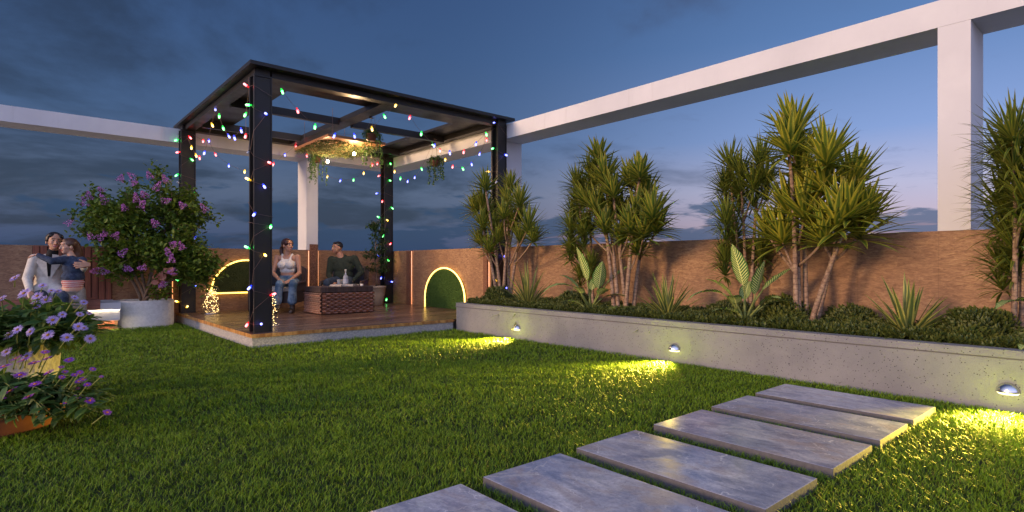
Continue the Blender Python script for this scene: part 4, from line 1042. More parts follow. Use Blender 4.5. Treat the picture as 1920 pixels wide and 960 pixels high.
def sprig(a, p, h, n, lf, rr, out=None):
    """a little shoot with n small leaves"""
    ax = Vector((rr.uniform(-.5, .5), rr.uniform(-.5, .5), 1.0)).normalized() if out is None else out
    t1 = ax.orthogonal().normalized(); t2 = ax.cross(t1)
    for k in range(n):
        u = k/n; an = k*2.4 + rr.uniform(-.4, .4); q = p + ax*h*u; til = 1.25 - .9*u
        d = (ax*math.cos(til) + (t1*math.cos(an) + t2*math.sin(an))*math.sin(til)); s_ = d.cross(ax)
        if s_.length < .05: s_ = t1
        s_.normalize(); L = lf*rr.uniform(.7, 1.15); w_ = L*.20
        b = [a.add(*q, .5, 0), a.add(*(q + d*L*.5 - s_*w_ + ax*L*.06), 0, .5), a.add(*(q + d*L), .5, 1), a.add(*(q + d*L*.5 + s_*w_ + ax*L*.06), 1, .5)]
        a.face(*b)
def mound(b, rx, ry, rz, n, lf, label, mat_=M_bush, seed=1):
    rr = random.Random(seed); B = Vector(b); t = thing('bush', b, label, 'bush', 'low rounded bushes in the planter')
    a = MB(); a.ball(tuple(B), (rx*.82, ry*.82, rz*.80), 14, 10)
    a.build('core', M_soil, t, smooth=True)
    a = MB()
    for _ in range(n):
        th_ = math.acos(rr.uniform(-.05, 1)); ph = rr.uniform(0, 2*PI)
        nn = Vector((math.sin(th_)*math.cos(ph), math.sin(th_)*math.sin(ph), math.cos(th_)))
        k = .80 + .24*noise.noise(nn*2.6 + B) + rr.uniform(-.04, .05)
        sprig(a, B + Vector((nn.x*rx, nn.y*ry, nn.z*rz))*k, lf*1.2, 7, lf, rr, (nn + Vector((0, 0, .35)) + Vector((rr.uniform(-.3, .3), rr.uniform(-.3, .3), 0))).normalized())
    a.build('foliage', mat_, t)
mound((5.30, 6.42, .38), .21, .21, .24, 900, .045, 'rounded dark bush at the pergola end of the planter', M_cover, 2)
mound((5.45, 5.05, .38), .26, .30, .20, 900, .045, 'rounded bush behind the gap between the first two dracaenas', M_cover, 3)
mound((5.42, 2.36, .38), .26, .22, .25, 1100, .045, 'bright round bush between the striped-leaf plant and the tallest trunks', M_bush, 4)
mound((5.62, 1.86, .38), .20, .20, .18, 700, .045, 'small bush tucked behind the tallest dracaena trunks', M_cover, 5)
mound((5.35, .93, .36), .26, .26, .24, 1100, .045, 'rounded dark bush right of the large sword-leaved plant', M_cover, 6)
mound((5.55, 2.95, .38), .24, .26, .16, 700, .045, 'low bush behind the large striped-leaf plant', M_cover, 7)
# ground cover: dense little shoots over the bed
rr = random.Random(21); a = MB()
for _ in range(15500):
    y = -2.2 + 8.95*rr.random()**.8; x = rr.uniform(4.975, 5.92)
    hgt = .07 + .045*noise.noise(Vector((x*3.2, y*3.2, 4))) + .04*noise.noise(Vector((x*8, y*8, 9)))
    edge = min(1.0, (x-4.955)/.10 + .25)
    q = Vector((x - (.03 if edge > .9 else 0), y, .365 + max(.0, hgt*edge*rr.uniform(.25, 1.0))))
    sprig(a, q, .035, 7, .040, rr)
o = a.build('ground_cover', M_cover); tag(o, 'dense low dark green ground cover filling the planter bed', 'ground cover', kind='stuff')

# ---- generic oval leaf
def oval(a, p, d, nrm, L, W, bend=.2):
    d = Vector(d).normalized(); s_ = d.cross(nrm)
    if s_.length < .05: s_ = d.orthogonal()
    s_.normalize(); nn = s_.cross(d)
    k = []
    for u, wd in ((0, .05), (.3, .85), (.62, 1.0), (.88, .5)):
        c = p + d*L*u - nn*bend*L*u*u
        k.append((a.add(*(c - s_*W*.5*wd + nn*W*.12), 0, u), a.add(*c, .5, u), a.add(*(c + s_*W*.5*wd + nn*W*.12), 1, u)))
    tp = a.add(*(p + d*L - nn*bend*L), .5, 1)
    for i in range(3):
        a.face(k[i][0], k[i][1], k[i+1][1], k[i+1][0]); a.face(k[i][1], k[i][2], k[i+1][2], k[i+1][1])
    a.face(k[3][0], k[3][1], tp); a.face(k[3][1], k[3][2], tp)

# ------------------------------------------------------------------ lilac in a big pale pot
PC = Vector((1.505, 10.40, 0))
t = thing('large_pot', tuple(PC), 'big pale oval stone pot at the end of the white bench', 'pot')
a = MB(); a.lathe([(.96, -.05), (.985, .01), (1.0, .06), (1.0, .395), (.992, .412), (.965, .415), (.955, .40), (.95, .36)], c=(PC.x, PC.y), n=64, sx=.412, sy=.34, cap1=False); a.build('pot_body', M_pot, t, smooth=True)
a = MB(); a.lathe([(.952, .372), (.5, .39), (.05, .40)], c=(PC.x, PC.y), n=32, sx=.412, sy=.34, cap0=False); a.build('soil', M_soil, t, smooth=True)
t = thing('lilac_shrub', (1.50, 10.38, .39), 'large lilac shrub with pink-purple blossom growing in the pale pot', 'shrub')
LC = Vector((1.52, 10.20, 1.42))
rr = random.Random(77)
def shape_r(nn):   # radius of the crown towards direction nn
    r = 1.0 + .20*noise.noise(nn*1.9 + Vector((3, 1, 5))) + .14*noise.noise(nn*4.3)
    return r
RXY = (.88, .55, .84)
tips = []
for k in range(46):
    z = rr.uniform(-.72, 1); ph = rr.uniform(0, 2*PI); q = math.sqrt(max(0, 1-z*z)); nn = Vector((q*math.cos(ph), q*math.sin(ph), z))
    s_ = shape_r(nn)*rr.uniform(.80, 1.08)
    tips.append(LC + RT*(nn.x*RXY[0]*s_) + FW*(nn.y*RXY[1]*s_) + Vector((0, 0, nn.z*RXY[2]*s_)))
tips += [LC + RT*1.02 + Vector((0, 0, -.62)), LC + RT*1.12 - FW*.05 + Vector((0, 0, -.40)), LC + RT*.98 - FW*.1 + Vector((0, 0, -.78)), LC - RT*1.02 + Vector((0, 0, .03)), LC + RT*1.05 + Vector((0, 0, -.52)), LC + RT*.86 + Vector((0, 0, .35)), LC - RT*.9 + Vector((0, 0, .55)), LC + RT*.12 + Vector((0, 0, .92))]
tips += [LC + RT*rr.uniform(-.45, .8) + FW*rr.uniform(-.42, .1) + Vector((0, 0, rr.uniform(-.62, -.1))) for _ in range(18)]
hubs = [LC + RT*x + FW*y + Vector((0, 0, z)) for x, y, z in ((-.35, 0, -.35), (.05, .1, -.2), (.38, -.05, -.35), (-.15, -.12, .1), (.25, .1, .15), (.62, -.05, -.55), (-.55, 0, -.05))]
b0 = Vector((1.50, 10.38, .38)); a = MB()
for i, h in enumerate(hubs):
    s0 = b0 + Vector((rr.uniform(-.05, .05), rr.uniform(-.04, .04), 0)); q = bez(s0, s0.lerp(h, .3) + Vector((rr.uniform(-.05, .05), 0, .08)), s0.lerp(h, .7) + RT*rr.uniform(-.05, .05), h, 9)
    a.tube([tuple(p) for p in q], [.026*(1-.55*j/9) for j in range(10)], 7)
a.build('trunk', M_bark, t, smooth=True)
a = MB(); segs_ = []
for tp in tips:
    h = min(hubs, key=lambda h_: (h_-tp).length*rr.uniform(.85, 1.2))
    q = bez(h, h.lerp(tp, .35) + Vector((rr.uniform(-.1, .1), rr.uniform(-.1, .1), -.03)), h.lerp(tp, .7) + Vector((rr.uniform(-.08, .08), rr.uniform(-.08, .08), .05)), tp, 7)
    a.tube([tuple(p) for p in q], [.010*(1-.7*j/7) for j in range(8)], 5); segs_.append(q)
    for _ in range(3):
        k = rr.randint(2, 6); A = q[k]; e = A + Vector((rr.uniform(-.3, .3), rr.uniform(-.22, .22), rr.uniform(-.12, .26)))
        q2 = [A.lerp(e, j/3) + Vector((0, 0, .02*math.sin(PI*j/3))) for j in range(4)]
        a.tube([tuple(p) for p in q2], [.004, .003, .002, .0015], 4); segs_.append(q2)
a.build('branches', M_bark, t, smooth=True)
a = MB()
for q in segs_:
    nl = 95 if len(q) > 5 else 46
    for _ in range(nl):
        u = rr.uniform(.25 if len(q) > 5 else .1, 1.0)*(len(q)-1); i = min(int(u), len(q)-2); c = q[i].lerp(q[i+1], u-i)
        c = c + Vector((rr.gauss(0, .062), rr.gauss(0, .062), rr.gauss(0, .062)))
        d = Vector((rr.uniform(-1, 1), rr.uniform(-1, 1), rr.uniform(-.7, .7))).normalized()
        L = rr.uniform(.050, .088); oval(a, c, d, Vector((rr.uniform(-.6, .6), rr.uniform(-.6, .6), 1)).normalized(), L, L*.62, rr.uniform(.05, .4))
a.build('foliage', M_lilacleaf, t)
def px_on(px, py, f):   # blossom positions on the crown front, as read off the photo at the crown's own depth
    d = 8.62 - f; return Vector((0, 0, .95)) + FW*d + RT*((px-960)/1074*d) + Vector((0, 0, -(py-497)/1074*d))
BL = [(190, 357, .2), (167, 368, .3), (195, 375, .35), (250, 343, .4), (295, 350, .35), (310, 336, .25), (170, 443, .45), (190, 444, .5), (217, 442, .55), (198, 437, .4), (230, 474, .55), (255, 372, .5), (266, 385, .5), (233, 390, .45), (312, 376, .4), (342, 385, .3), (325, 458, .5), (340, 462, .5), (315, 473, .52), (322, 486, .5), (240, 504, .55), (267, 502, .58), (178, 508, .45), (194, 509, .48), (322, 510, .4), (305, 534, .35), (129, 417, .0), (383, 391, .0), (270, 365, .35), (158, 380, .2), (290, 418, .5), (226, 335, .2), (280, 330, .15), (247, 330, .3)]
for (px, py, f) in BL:
    c = px_on(px, py, f); a = MB(); ax = Vector((rr.uniform(-.5, .5), rr.uniform(-.3, .3), rr.uniform(.1, 1))).normalized()
    if py > 500: ax = (RT*rr.uniform(-1, 1) + Vector((0, 0, -.1))).normalized()
    Lp = rr.uniform(.10, .16)
    for _ in range(120):
        u = rr.random(); rad = .048*(1-u)**.7 + .008; an = rr.uniform(0, 6.28); t1 = ax.orthogonal().normalized(); t2 = ax.cross(t1)
        q = c + ax*(u-.4)*Lp + (t1*math.cos(an) + t2*math.sin(an))*rad*rr.uniform(.5, 1.1); s_ = rr.uniform(.007, .012)
        m_ = Matrix.Rotation(rr.uniform(0, 6.28), 3, Vector((rr.uniform(-1, 1), rr.uniform(-1, 1), rr.uniform(-1, 1))).normalized())
        i = [a.add(*(q + m_ @ Vector(v_))) for v_ in ((-s_, 0, 0), (0, -s_*.6, .003), (s_, 0, 0), (0, s_*.6, .003))]; a.face(*i)
    a.build('blossom', M_lilac, t)
t = thing('copper_leaf_plant', (1.70, 10.22, .39), 'small plant with copper and yellow-green leaves in the lilac pot', 'plant')
a = MB(); cc = Vector((1.66, 10.20, .40)); stems_ = []
for k in range(9):
    e = cc + RT*rr.uniform(-.16, .26) - FW*rr.uniform(-.05, .1) + Vector((0, 0, rr.uniform(.12, .42))); stems_.append(e); a.tube([tuple(cc), tuple(cc.lerp(e, .5) + Vector((0, 0, .05))), tuple(e)], [.006, .004, .003], 5)
a.build('stems', M_bark, t)
a = MB()
for e in stems_[:6]:
    for _ in range(26):
        u = rr.uniform(.3, 1.05); c = cc.lerp(e, u) + Vector((rr.gauss(0, .03), rr.gauss(0, .03), rr.gauss(0, .03))); oval(a, c, Vector((rr.uniform(-1, 1), rr.uniform(-1, 1), rr.uniform(-.5, .6))), Vector((0, 0, 1)), .075, .05, .3)
a.build('green_leaves', M_lilacleaf, t)
a = MB()
for e in (px_on(310, 514, .25), px_on(303, 519, .25), px_on(296, 521, .25), px_on(318, 512, .28), px_on(298, 529, .2)):
    for _ in range(3): oval(a, e, Vector((rr.uniform(-1, 1), rr.uniform(-1, 1), rr.uniform(-.4, .8))), Vector((rr.uniform(-1, 1), -1, .3)).normalized(), .10, .08, .3)
a.build('copper_leaves', M_copper, t)

# ------------------------------------------------------------------ potted ficus by the far column
t = thing('pot', (5.40, 10.30, DT), 'plain beige tapered pot holding the ficus behind the coffee table', 'pot')
a = MB(); a.lathe([(.115, 0), (.13, .01), (.165, .20), (.185, .34), (.195, .345), (.195, .375), (.175, .377), (.172, .35)], n=32, cap1=False); a.build('pot_body', mat('beige_ceramic', (.40, .33, .26), rough=.55), t, smooth=True, world=False)
a = MB(); a.lathe([(.172, .35), (.01, .36)], n=20, cap0=False); a.build('soil', M_soil, t, world=False)
t = thing('ficus_tree', (5.40, 10.30, .52), 'slim potted ficus with small dark leaves between the man and the far column', 'tree')
a = MB(); rr = random.Random(31); fb = Vector((5.40, 10.30, .50)); q = [fb, fb + Vector((.01, 0, .3)), fb + Vector((-.02, .02, .6)), fb + Vector((0, 0, 1.0)), fb + Vector((-.01, 0, 1.30))]
a.tube([tuple(p) for p in q], [.016, .013, .011, .008, .004], 7); a.build('trunk', M_bark, t, smooth=True)
a = MB(); al = MB()
for k in range(64):
    u = rr.uniform(.24, 1.0); c = fb + Vector((0, 0, 1.30*u)); an = rr.uniform(0, 6.28); ln = (.34 - .16*u)*rr.uniform(.6, 1.05)
    e = c + Vector((math.cos(an)*ln, math.sin(an)*ln*.8, rr.uniform(-.02, .12))); a.tube([tuple(c), tuple(c.lerp(e, .5) + Vector((0, 0, .03))), tuple(e)], [.004, .003, .0015], 4)
    for _ in range(24):
        v_ = rr.uniform(.3, 1.1); p = c.lerp(e, v_) + Vector((rr.gauss(0, .025), rr.gauss(0, .025), rr.gauss(0, .02))); oval(al, p, Vector((rr.uniform(-1, 1), rr.uniform(-1, 1), rr.uniform(-1, .2))), Vector((0, 0, 1)), rr.uniform(.04, .065), .02, .3)
a.build('branches', M_bark, t); al.build('foliage', M_ficus, t)

# ------------------------------------------------------------------ hanging pots with trailing vines
def hanging(x, y, z, hook_z, r, drop, label, seed, side=1, pale=False):
    rr = random.Random(seed); t = thing('hanging_planter', (x, y, z), label, 'hanging plant', 'hanging pots of trailing vines')
    a = MB(); a.lathe([(r*.62, -r*1.1), (r*.75, -r*1.05), (r, 0), (r*1.05, .012), (r*.95, .014), (r*.9, 0)], n=20); a.build('pot', M_hpot, t, smooth=True, world=False)
    a = MB()
    for k in range(3): an = k*2.09+.4; a.tube([(r*math.cos(an), r*math.sin(an), .01), (0, 0, hook_z-z)], .0015, 4)
    a.box(-.03, .03, -.02, .02, hook_z-z-.012, hook_z-z-.001); a.build('hanging_wire', M_wire, t, world=False)
    a = MB(); al = MB()
    for k in range(24 if drop > .2 else 26):
        an = rr.uniform(0, 2*PI); out = r*rr.uniform(.9, 1.8); ln = drop*rr.uniform(.35, 1.0) if rr.random() < .7 else .06
        pts = [Vector((0, 0, .01)), Vector((math.cos(an)*r*.7, math.sin(an)*r*.7, .06 + rr.uniform(0, .05))), Vector((math.cos(an)*out, math.sin(an)*out, .02))]
        p = pts[-1].copy(); nseg = max(1, int(ln/.05))
        for j in range(nseg):
            p = p + Vector((rr.gauss(0, .010), rr.gauss(0, .010), -.05)); pts.append(p.copy())
        a.tube([tuple(q) for q in pts], .0013, 3)
        for i in range(1, len(pts)):
            for _ in range(5 if i < 3 else 3):
                c = pts[i-1].lerp(pts[i], rr.random()); L = rr.uniform(.028, .046); oval(al, c, Vector((rr.uniform(-1, 1), rr.uniform(-1, 1), rr.uniform(-.9, .3))), Vector((rr.uniform(-.4, .4), rr.uniform(-.4, .4), 1)), L, L*.62, .35)
    a.build('vines', M_stalk, t, world=False); al.build('leaves', M_vine if not pale else M_daisyleaf, t, world=False)
M_hpot = mat('brown_hanging_pot', (.12, .040, .025), rough=.6)
hanging(4.045, 7.87, 2.90, 3.164, .085, .52, 'largest hanging pot of trailing vine, in the middle of the pergola roof', 41)
hanging(4.045, 9.95, 2.86, 3.164, .085, .55, 'hanging pot of trailing vine left of the pendant bulbs', 42)
hanging(5.60, 8.50, 2.78, 3.169, .085, .50, 'hanging pot of trailing vine near the right side of the pergola', 43, pale=True)

# ------------------------------------------------------------------ foreground daisies
def daisy(a_pet, a_disc, c, nrm, r, rr, two=2, cup=.25):
    nrm = Vector(nrm).normalized(); t1 = nrm.orthogonal().normalized(); t2 = nrm.cross(t1); n_ = 17
    for ring in range(two):
        for k in range(n_):
            an = 2*PI*(k + .5*ring)/n_ + rr.uniform(-.08, .08); d = t1*math.cos(an) + t2*math.sin(an); s_ = nrm.cross(d)
            L = r*rr.uniform(.82, 1.08); w_ = r*.085; up = cup*rr.uniform(.2, 1.3) - .22*ring
            p0 = c + d*r*.14; p1 = c + d*L*.6 + nrm*L*up*.5; p2 = c + d*L + nrm*L*(up*.35)
            i = [a_pet.add(*(p0 - s_*w_*.5), 0, 0), a_pet.add(*(p0 + s_*w_*.5), 1, 0), a_pet.add(*(p1 + s_*w_), 1, .6), a_pet.add(*p2, .5, 1), a_pet.add(*(p1 - s_*w_), 0, .6)]
            a_pet.face(*i)
    q = Vector((0, 0, 1)).rotation_difference(nrm).to_matrix()
    a_disc.ball(tuple(c + nrm*r*.03), (r*.27, r*.27, r*.13), 10, 5, q)
def daisy_bush(name_label, base, hubs_, flowers, petal, disc, nleaf, leafL, R, seed, up=.5):
    """base: soil centre; flowers: (centre, facing, radius)"""
    rr = random.Random(seed); B = Vector(base); t = thing('daisy_plant', base, name_label, 'flowering plant')
    a = MB()
    for (c, nrm, r) in flowers:
        c = Vector(c); A = B + (c-B)*.88; A.z = c.z - rr.uniform(.05, .10); m_ = A.lerp(c, .6); a.tube([tuple(p) for p in bez(A, A.lerp(m_, .6), m_, c - Vector(nrm).normalized()*r*.05, 7)], [.0042, .004, .0036, .0034, .003, .003, .0028, .0028], 5)
    sts = []
    CE, CR = hubs_; CE = Vector(CE)
    for k in range(150):
        z = rr.uniform(-.8, .8); ph = rr.uniform(0, 2*PI); q = math.sqrt(max(0, 1-z*z)); nn = Vector((q*math.cos(ph), q*math.sin(ph), z))
        e = CE + (RT*nn.x*CR[0] + FW*nn.y*CR[1] + Vector((0, 0, nn.z*CR[2])))*rr.uniform(.6, 1.0); s0 = B + Vector((nn.x*.05, nn.y*.05, 0))
        q = bez(s0, s0 + Vector((nn.x*.1, nn.y*.1, .15)), s0.lerp(e, .7) + Vector((0, 0, .06)), e, 6); sts.append(q); a.tube([tuple(p) for p in q], [.005, .0045, .004, .0035, .003, .0025, .002], 5)
    a.build('stems', M_stalk, t, smooth=True)
    a = MB()
    for q in sts:
        d0 = (q[-1]-q[-3]).normalized()
        for k in range(nleaf):
            u = 2.2 + (len(q)-3.2)*k/nleaf + rr.uniform(0, .3); i = min(int(u), len(q)-2); c = q[i].lerp(q[i+1], u-i); an = k*2.4 + rr.uniform(-.3, .3)
            t1 = d0.orthogonal().normalized(); t2 = d0.cross(t1); d = (d0*rr.uniform(.15, .7) + t1*math.cos(an) + t2*math.sin(an)); d.z = d.z*.7
            L = leafL*rr.uniform(.65, 1.15); oval(a, c, d, Vector((rr.uniform(-.3, .3), rr.uniform(-.3, .3), 1)).normalized(), L, L*rr.uniform(.40, .52), rr.uniform(.1, .5))
    a.build('leaves', M_daisyleaf, t)
    for (c, nrm, r) in flowers:
        ap, ad = MB(), MB(); daisy(ap, ad, Vector(c), nrm, r, rr)
        f = ap.build('flower', petal, t); ad.build('disc', disc, f, smooth=True)
    return t
def pxd(px, py, d): return FW*d + RT*((px-960)/1074*d) + Vector((0, 0, .95 - (py-497)/1074*d))
S1 = pxd(22, 640, 3.95); S1.z = .43
t = thing('stone_pot', (S1.x, S1.y, 0), 'tall rough grey stone pot standing behind the terracotta bowl at the left edge', 'pot')
a = MB(); prof = [(.22, -.05), (.235, .0), (.25, .10), (.262, .25), (.272, .40), (.275, .445), (.262, .452), (.25, .44), (.245, .41)]
a.lathe(prof, n=48, cap1=False); o = a.build('pot_body', M_rock, t, smooth=True, world=False)
a = MB(); a.lathe([(.248, .42), (.01, .43)], n=24, cap0=False); a.build('soil', M_soil, t, world=False)
F1 = [(3, 560, 11), (28, 521, 11), (45, 550, 14), (70, 555, 12), (86, 562, 12), (80, 535, 9), (96, 545, 8), (108, 546, 8), (17, 628, 12), (33, 618, 11), (57, 622, 11), (90, 628, 13), (99, 600, 12), (117, 590, 9), (126, 633, 12), (140, 558, 7), (157, 567, 8), (150, 589, 8), (167, 587, 6), (147, 612, 11), (157, 615, 9), (169, 635, 11), (12, 660, 12), (50, 668, 14), (63, 568, 8), (70, 575, 8), (-20, 600, 12), (-10, 640, 12)]
rr = random.Random(61); fl = []
for (px, py, r) in F1:
    d = 3.62 + rr.uniform(-.06, .16) - (.12 if 590 < py else 0); c = pxd(px, py, d); nrm = -FW*(.9 if r > 10 else .45) + RT*((px-60)/130 + rr.uniform(-.3, .3)) + Vector((0, 0, .85 + rr.uniform(-.3, .3))); fl.append((tuple(c), tuple(nrm), r/1074*d*.96))
daisy_bush('pale lilac daisies with broad leaves overflowing the tall stone pot', (S1.x, S1.y, .44), (tuple(pxd(52, 612, 3.80)), (.50, .30, .20)), fl, M_petal_pale, M_disc, 11, .110, (.43, .25), 62, up=.45)
S2 = pxd(-8, 800, 3.30); S2.z = 0
t = thing('terracotta_bowl', (S2.x, S2.y, 0), 'wide terracotta bowl at the bottom left, overflowing with violet daisies', 'pot')
a = MB(); a.lathe([(.25, -.05), (.27, .0), (.33, .07), (.365, .15), (.372, .19), (.36, .195), (.35, .18), (.345, .16)], n=56, cap1=False); a.build('bowl', M_terra, t, smooth=True, world=False)
a = MB(); a.lathe([(.348, .165), (.01, .175)], n=24, cap0=False); a.build('soil', M_soil, t, world=False)
F2 = [(38, 703, 13), (66, 720, 12), (20, 733, 15), (54, 743, 12), (5, 746, 10), (72, 762, 12), (92, 698, 11), (65, 680, 12), (44, 675, 12), (88, 672, 10), (85, 660, 9), (8, 687, 13), (30, 672, 11), (115, 688, 6), (122, 697, 7), (116, 707, 7), (130, 675, 10), (140, 703, 7), (150, 698, 7), (148, 715, 9), (164, 721, 8), (147, 743, 9), (168, 751, 10), (124, 755, 7), (201, 773, 9), (174, 692, 7), (190, 706, 5), (155, 711, 8), (-15, 715, 13), (-20, 760, 13), (145, 728, 6)]
fl = []
for (px, py, r) in F2:
    d = 3.02 + rr.uniform(-.08, .10); c = pxd(px, py, d); nrm = -FW*.30 + RT*((px-80)/260 + rr.uniform(-.3, .3)) + Vector((0, 0, 1 + rr.uniform(-.3, .2))); fl.append((tuple(c), tuple(nrm), r/1074*d*.96))
daisy_bush('deep violet daisies overflowing the terracotta bowl at the bottom left', (S2.x, S2.y, .17), (tuple(pxd(70, 748, 3.12)), (.44, .24, .15)), fl, M_petal_deep, M_disc_o, 11, .078, (.50, .20), 63, up=.32)
# ------------------------------------------------------------------ people
def _sph(bm, c, r, seg=14):
    q = Matrix.Translation(Vector(c)) @ Matrix.Diagonal((r, r, r, 1)); bmesh.ops.create_uvsphere(bm, u_segments=seg, v_segments=seg-4, radius=1.0, matrix=q)
def _cone(bm, p1, r1, p2, r2, seg=14):
    p1 = Vector(p1); p2 = Vector(p2); d = p2-p1; L = d.length
    _sph(bm, p1, r1, seg); _sph(bm, p2, r2, seg)
    if L < 1e-4: return
    m = Matrix.Translation((p1+p2)/2) @ d.to_track_quat('Z', 'Y').to_matrix().to_4x4()
    bmesh.ops.create_cone(bm, cap_ends=True, segments=seg, radius1=r1, radius2=r2, depth=L, matrix=m)
def _ell(bm, c, r, rot=None):
    m = Matrix.Translation(Vector(c)) @ (rot.to_4x4() if rot else Matrix.Identity(4)) @ Matrix.Diagonal((r[0], r[1], r[2], 1))
    bmesh.ops.create_uvsphere(bm, u_segments=20, v_segments=14, radius=1.0, matrix=m)
def blob(name, prims, m, parent, voxel=.010, smooth=4):
    """fuses tapered limbs and ellipsoids into one continuous surface"""
    bm = bmesh.new()
    for p in prims:
        if p[0] == 'c': _cone(bm, *p[1:])
        elif p[0] == 'e': _ell(bm, *p[1:])
        elif p[0] == 'chain':
            pts, rs = p[1], p[2]
            for i in range(len(pts)-1): _cone(bm, pts[i], rs[i], pts[i+1], rs[i+1], 12)
    me = bpy.data.meshes.new(name+'_src'); bm.to_mesh(me); bm.free()
    o = bpy.data.objects.new(name+'_src', me); C.objects.link(o)
    r = o.modifiers.new('r', 'REMESH'); r.mode = 'VOXEL'; r.voxel_size = voxel
    s_ = o.modifiers.new('s', 'SMOOTH'); s_.factor = .5; s_.iterations = smooth
    dg = bpy.context.evaluated_depsgraph_get(); me2 = bpy.data.meshes.new_from_object(o.evaluated_get(dg)); me2.name = name
    bpy.data.objects.remove(o); bpy.data.meshes.remove(me)
    me2.materials.clear(); me2.materials.append(m)
    me2.polygons.foreach_set('use_smooth', [True]*len(me2.polygons))
    o = bpy.data.objects.new(name, me2); C.objects.link(o); o.parent = parent
    return o
import bmesh
def skin(name, c):
    def f(n, b):
        a = n.noise(pos(n), 18, 4, .6); setc(n, b, n.mix(a, tuple(x*.86 for x in c), tuple(min(1, x*1.10) for x in c)))
    m = mat(name, rough=.5, fn=f); m.node_tree.nodes['Principled BSDF'].inputs['Subsurface Weight'].default_value = .12
    m.node_tree.nodes['Principled BSDF'].inputs['Subsurface Scale'].default_value = .02
    return m
def cloth(name, c0, c1, sc=30, rough=.9):
    return mat(name, rough=rough, fn=lambda n, b: (setc(n, b, n.mix(n.mrange(n.noise(pos(n), sc, 5, .65), .3, .7), c0, c1)), bump(n, b, n.noise(pos(n), sc*.7, 5, .6), .5, .006)))
M_hair_b = mat('black_hair', rough=.4, fn=lambda n, b: (setc(n, b, n.mix(n.noise(pos(n, (1, 1, .15)), 160, 3), (.006, .004, .004), (.030, .020, .016))), bump(n, b, n.noise(pos(n, (1, 1, .15)), 160, 3), .6, .003)))
M_hair_br = mat('brown_hair', rough=.4, fn=lambda n, b: (setc(n, b, n.mix(n.noise(pos(n, (1, 1, .15)), 150, 3), (.035, .014, .008), (.14, .06, .030))), bump(n, b, n.noise(pos(n, (1, 1, .15)), 150, 3), .6, .003)))
M_hair_red = mat('dark_auburn_hair', rough=.4, fn=lambda n, b: setc(n, b, n.mix(n.noise(pos(n, (1, 1, .15)), 150, 3), (.020, .006, .005), (.075, .022, .015))))
M_eye = mat('eye_white', (.50, .45, .42), rough=.2); M_iris = mat('dark_iris', (.015, .010, .008), rough=.15)
M_lip = mat('lips', (.42, .055, .06), rough=.4); M_teeth = mat('teeth', (.80, .77, .72), rough=.3)

def head_frame(yaw, pitch=0.0, roll=0.0):
    """head basis: +y is where the face points. yaw 0 faces the viewer (-Y local), positive turns towards image right"""
    return Matrix.Rotation(yaw, 3, 'Z') @ Matrix.Rotation(roll, 3, 'Y') @ Matrix.Rotation(pitch, 3, 'X') @ Matrix.Rotation(PI, 3, 'Z')
def head_prims(c, R, s=1.0, male=False):
    c = Vector(c); T = lambda x, y, z: tuple(c + R @ Vector((x*s, y*s, z*s)))
    j = 1.08 if male else .90
    return [('e', T(0, -.012, .022), (.075*s, .092*s, .092*s), R), ('e', T(0, .020, -.030), (.058*j*s, .066*s, .068*s), R), ('e', T(0, .048, -.072), (.030*j*s, .030*s, .026*s), R),
            ('c', T(0, .078, .020), .009*s, T(0, .100, -.022), .0125*s), ('e', T(0, .088, -.025), (.016*s, .012*s, .010*s), R),
            ('e', T(.031, .056, -.018), (.024*s, .022*s, .022*s), R), ('e', T(-.031, .056, -.018), (.024*s, .022*s, .022*s), R),
            ('e', T(0, .068, .045), (.050*s, .018*s, .016*s), R),
            ('e', T(.078, -.006, -.008), (.010*s, .018*s, .030*s), R), ('e', T(-.078, -.006, -.008), (.010*s, .018*s, .030*s), R)]
def face_parts(c, R, s, parent, smile=True, hairmat=None):
    c = Vector(c); T = lambda x, y, z: tuple(c + R @ Vector((x*s, y*s, z*s)))
    for sx in (-1, 1):
        a = MB(); a.ball(T(sx*.030, .0735, .010), (.0120*s, .010*s, .0062*s), 12, 8, R); e = a.build('eye', M_eye, parent, smooth=True, world=False)
        a = MB(); a.ball(T(sx*.030, .0805, .010), (.0068*s, .004*s, .0064*s), 10, 6, R); a.build('iris', M_iris, e, smooth=True, world=False)
        a = MB(); a.tube([T(sx*.046, .070, .012), T(sx*.030, .080, .0205), T(sx*.016, .078, .013)], .0013*s, 5); a.build('eyelid', hairmat, e, world=False)
        a = MB(); a.tube([T(sx*.050, .068, .030), T(sx*.034, .083, .037), T(sx*.014, .086, .031)], [.0022*s, .0034*s, .0028*s], 6); a.build('eyebrow', hairmat, parent, smooth=True, world=False)
    z = -.048
    a = MB(); w = .026 if smile else .021
    up_ = .007 if smile else .001
    a.tube([T(-w, .068, z+up_), T(-w*.5, .082, z+.002), T(0, .086, z+.001), T(w*.5, .082, z+.002), T(w, .068, z+up_)], [.002*s, .0036*s, .004*s, .0036*s, .002*s], 6)
    a.tube([T(-w, .068, z+up_), T(-w*.5, .080, z-.009), T(0, .084, z-.011), T(w*.5, .080, z-.009), T(w, .068, z+up_)], [.002*s, .0042*s, .005*s, .0042*s, .002*s], 6)
    m = a.build('mouth', M_lip, parent, smooth=True, world=False)
    if smile:
        a = MB(); a.ball(T(0, .079, z-.003), (w*.80*s, .0075*s, .0062*s), 12, 6, R); a.build('teeth', M_teeth, m, smooth=True, world=False)
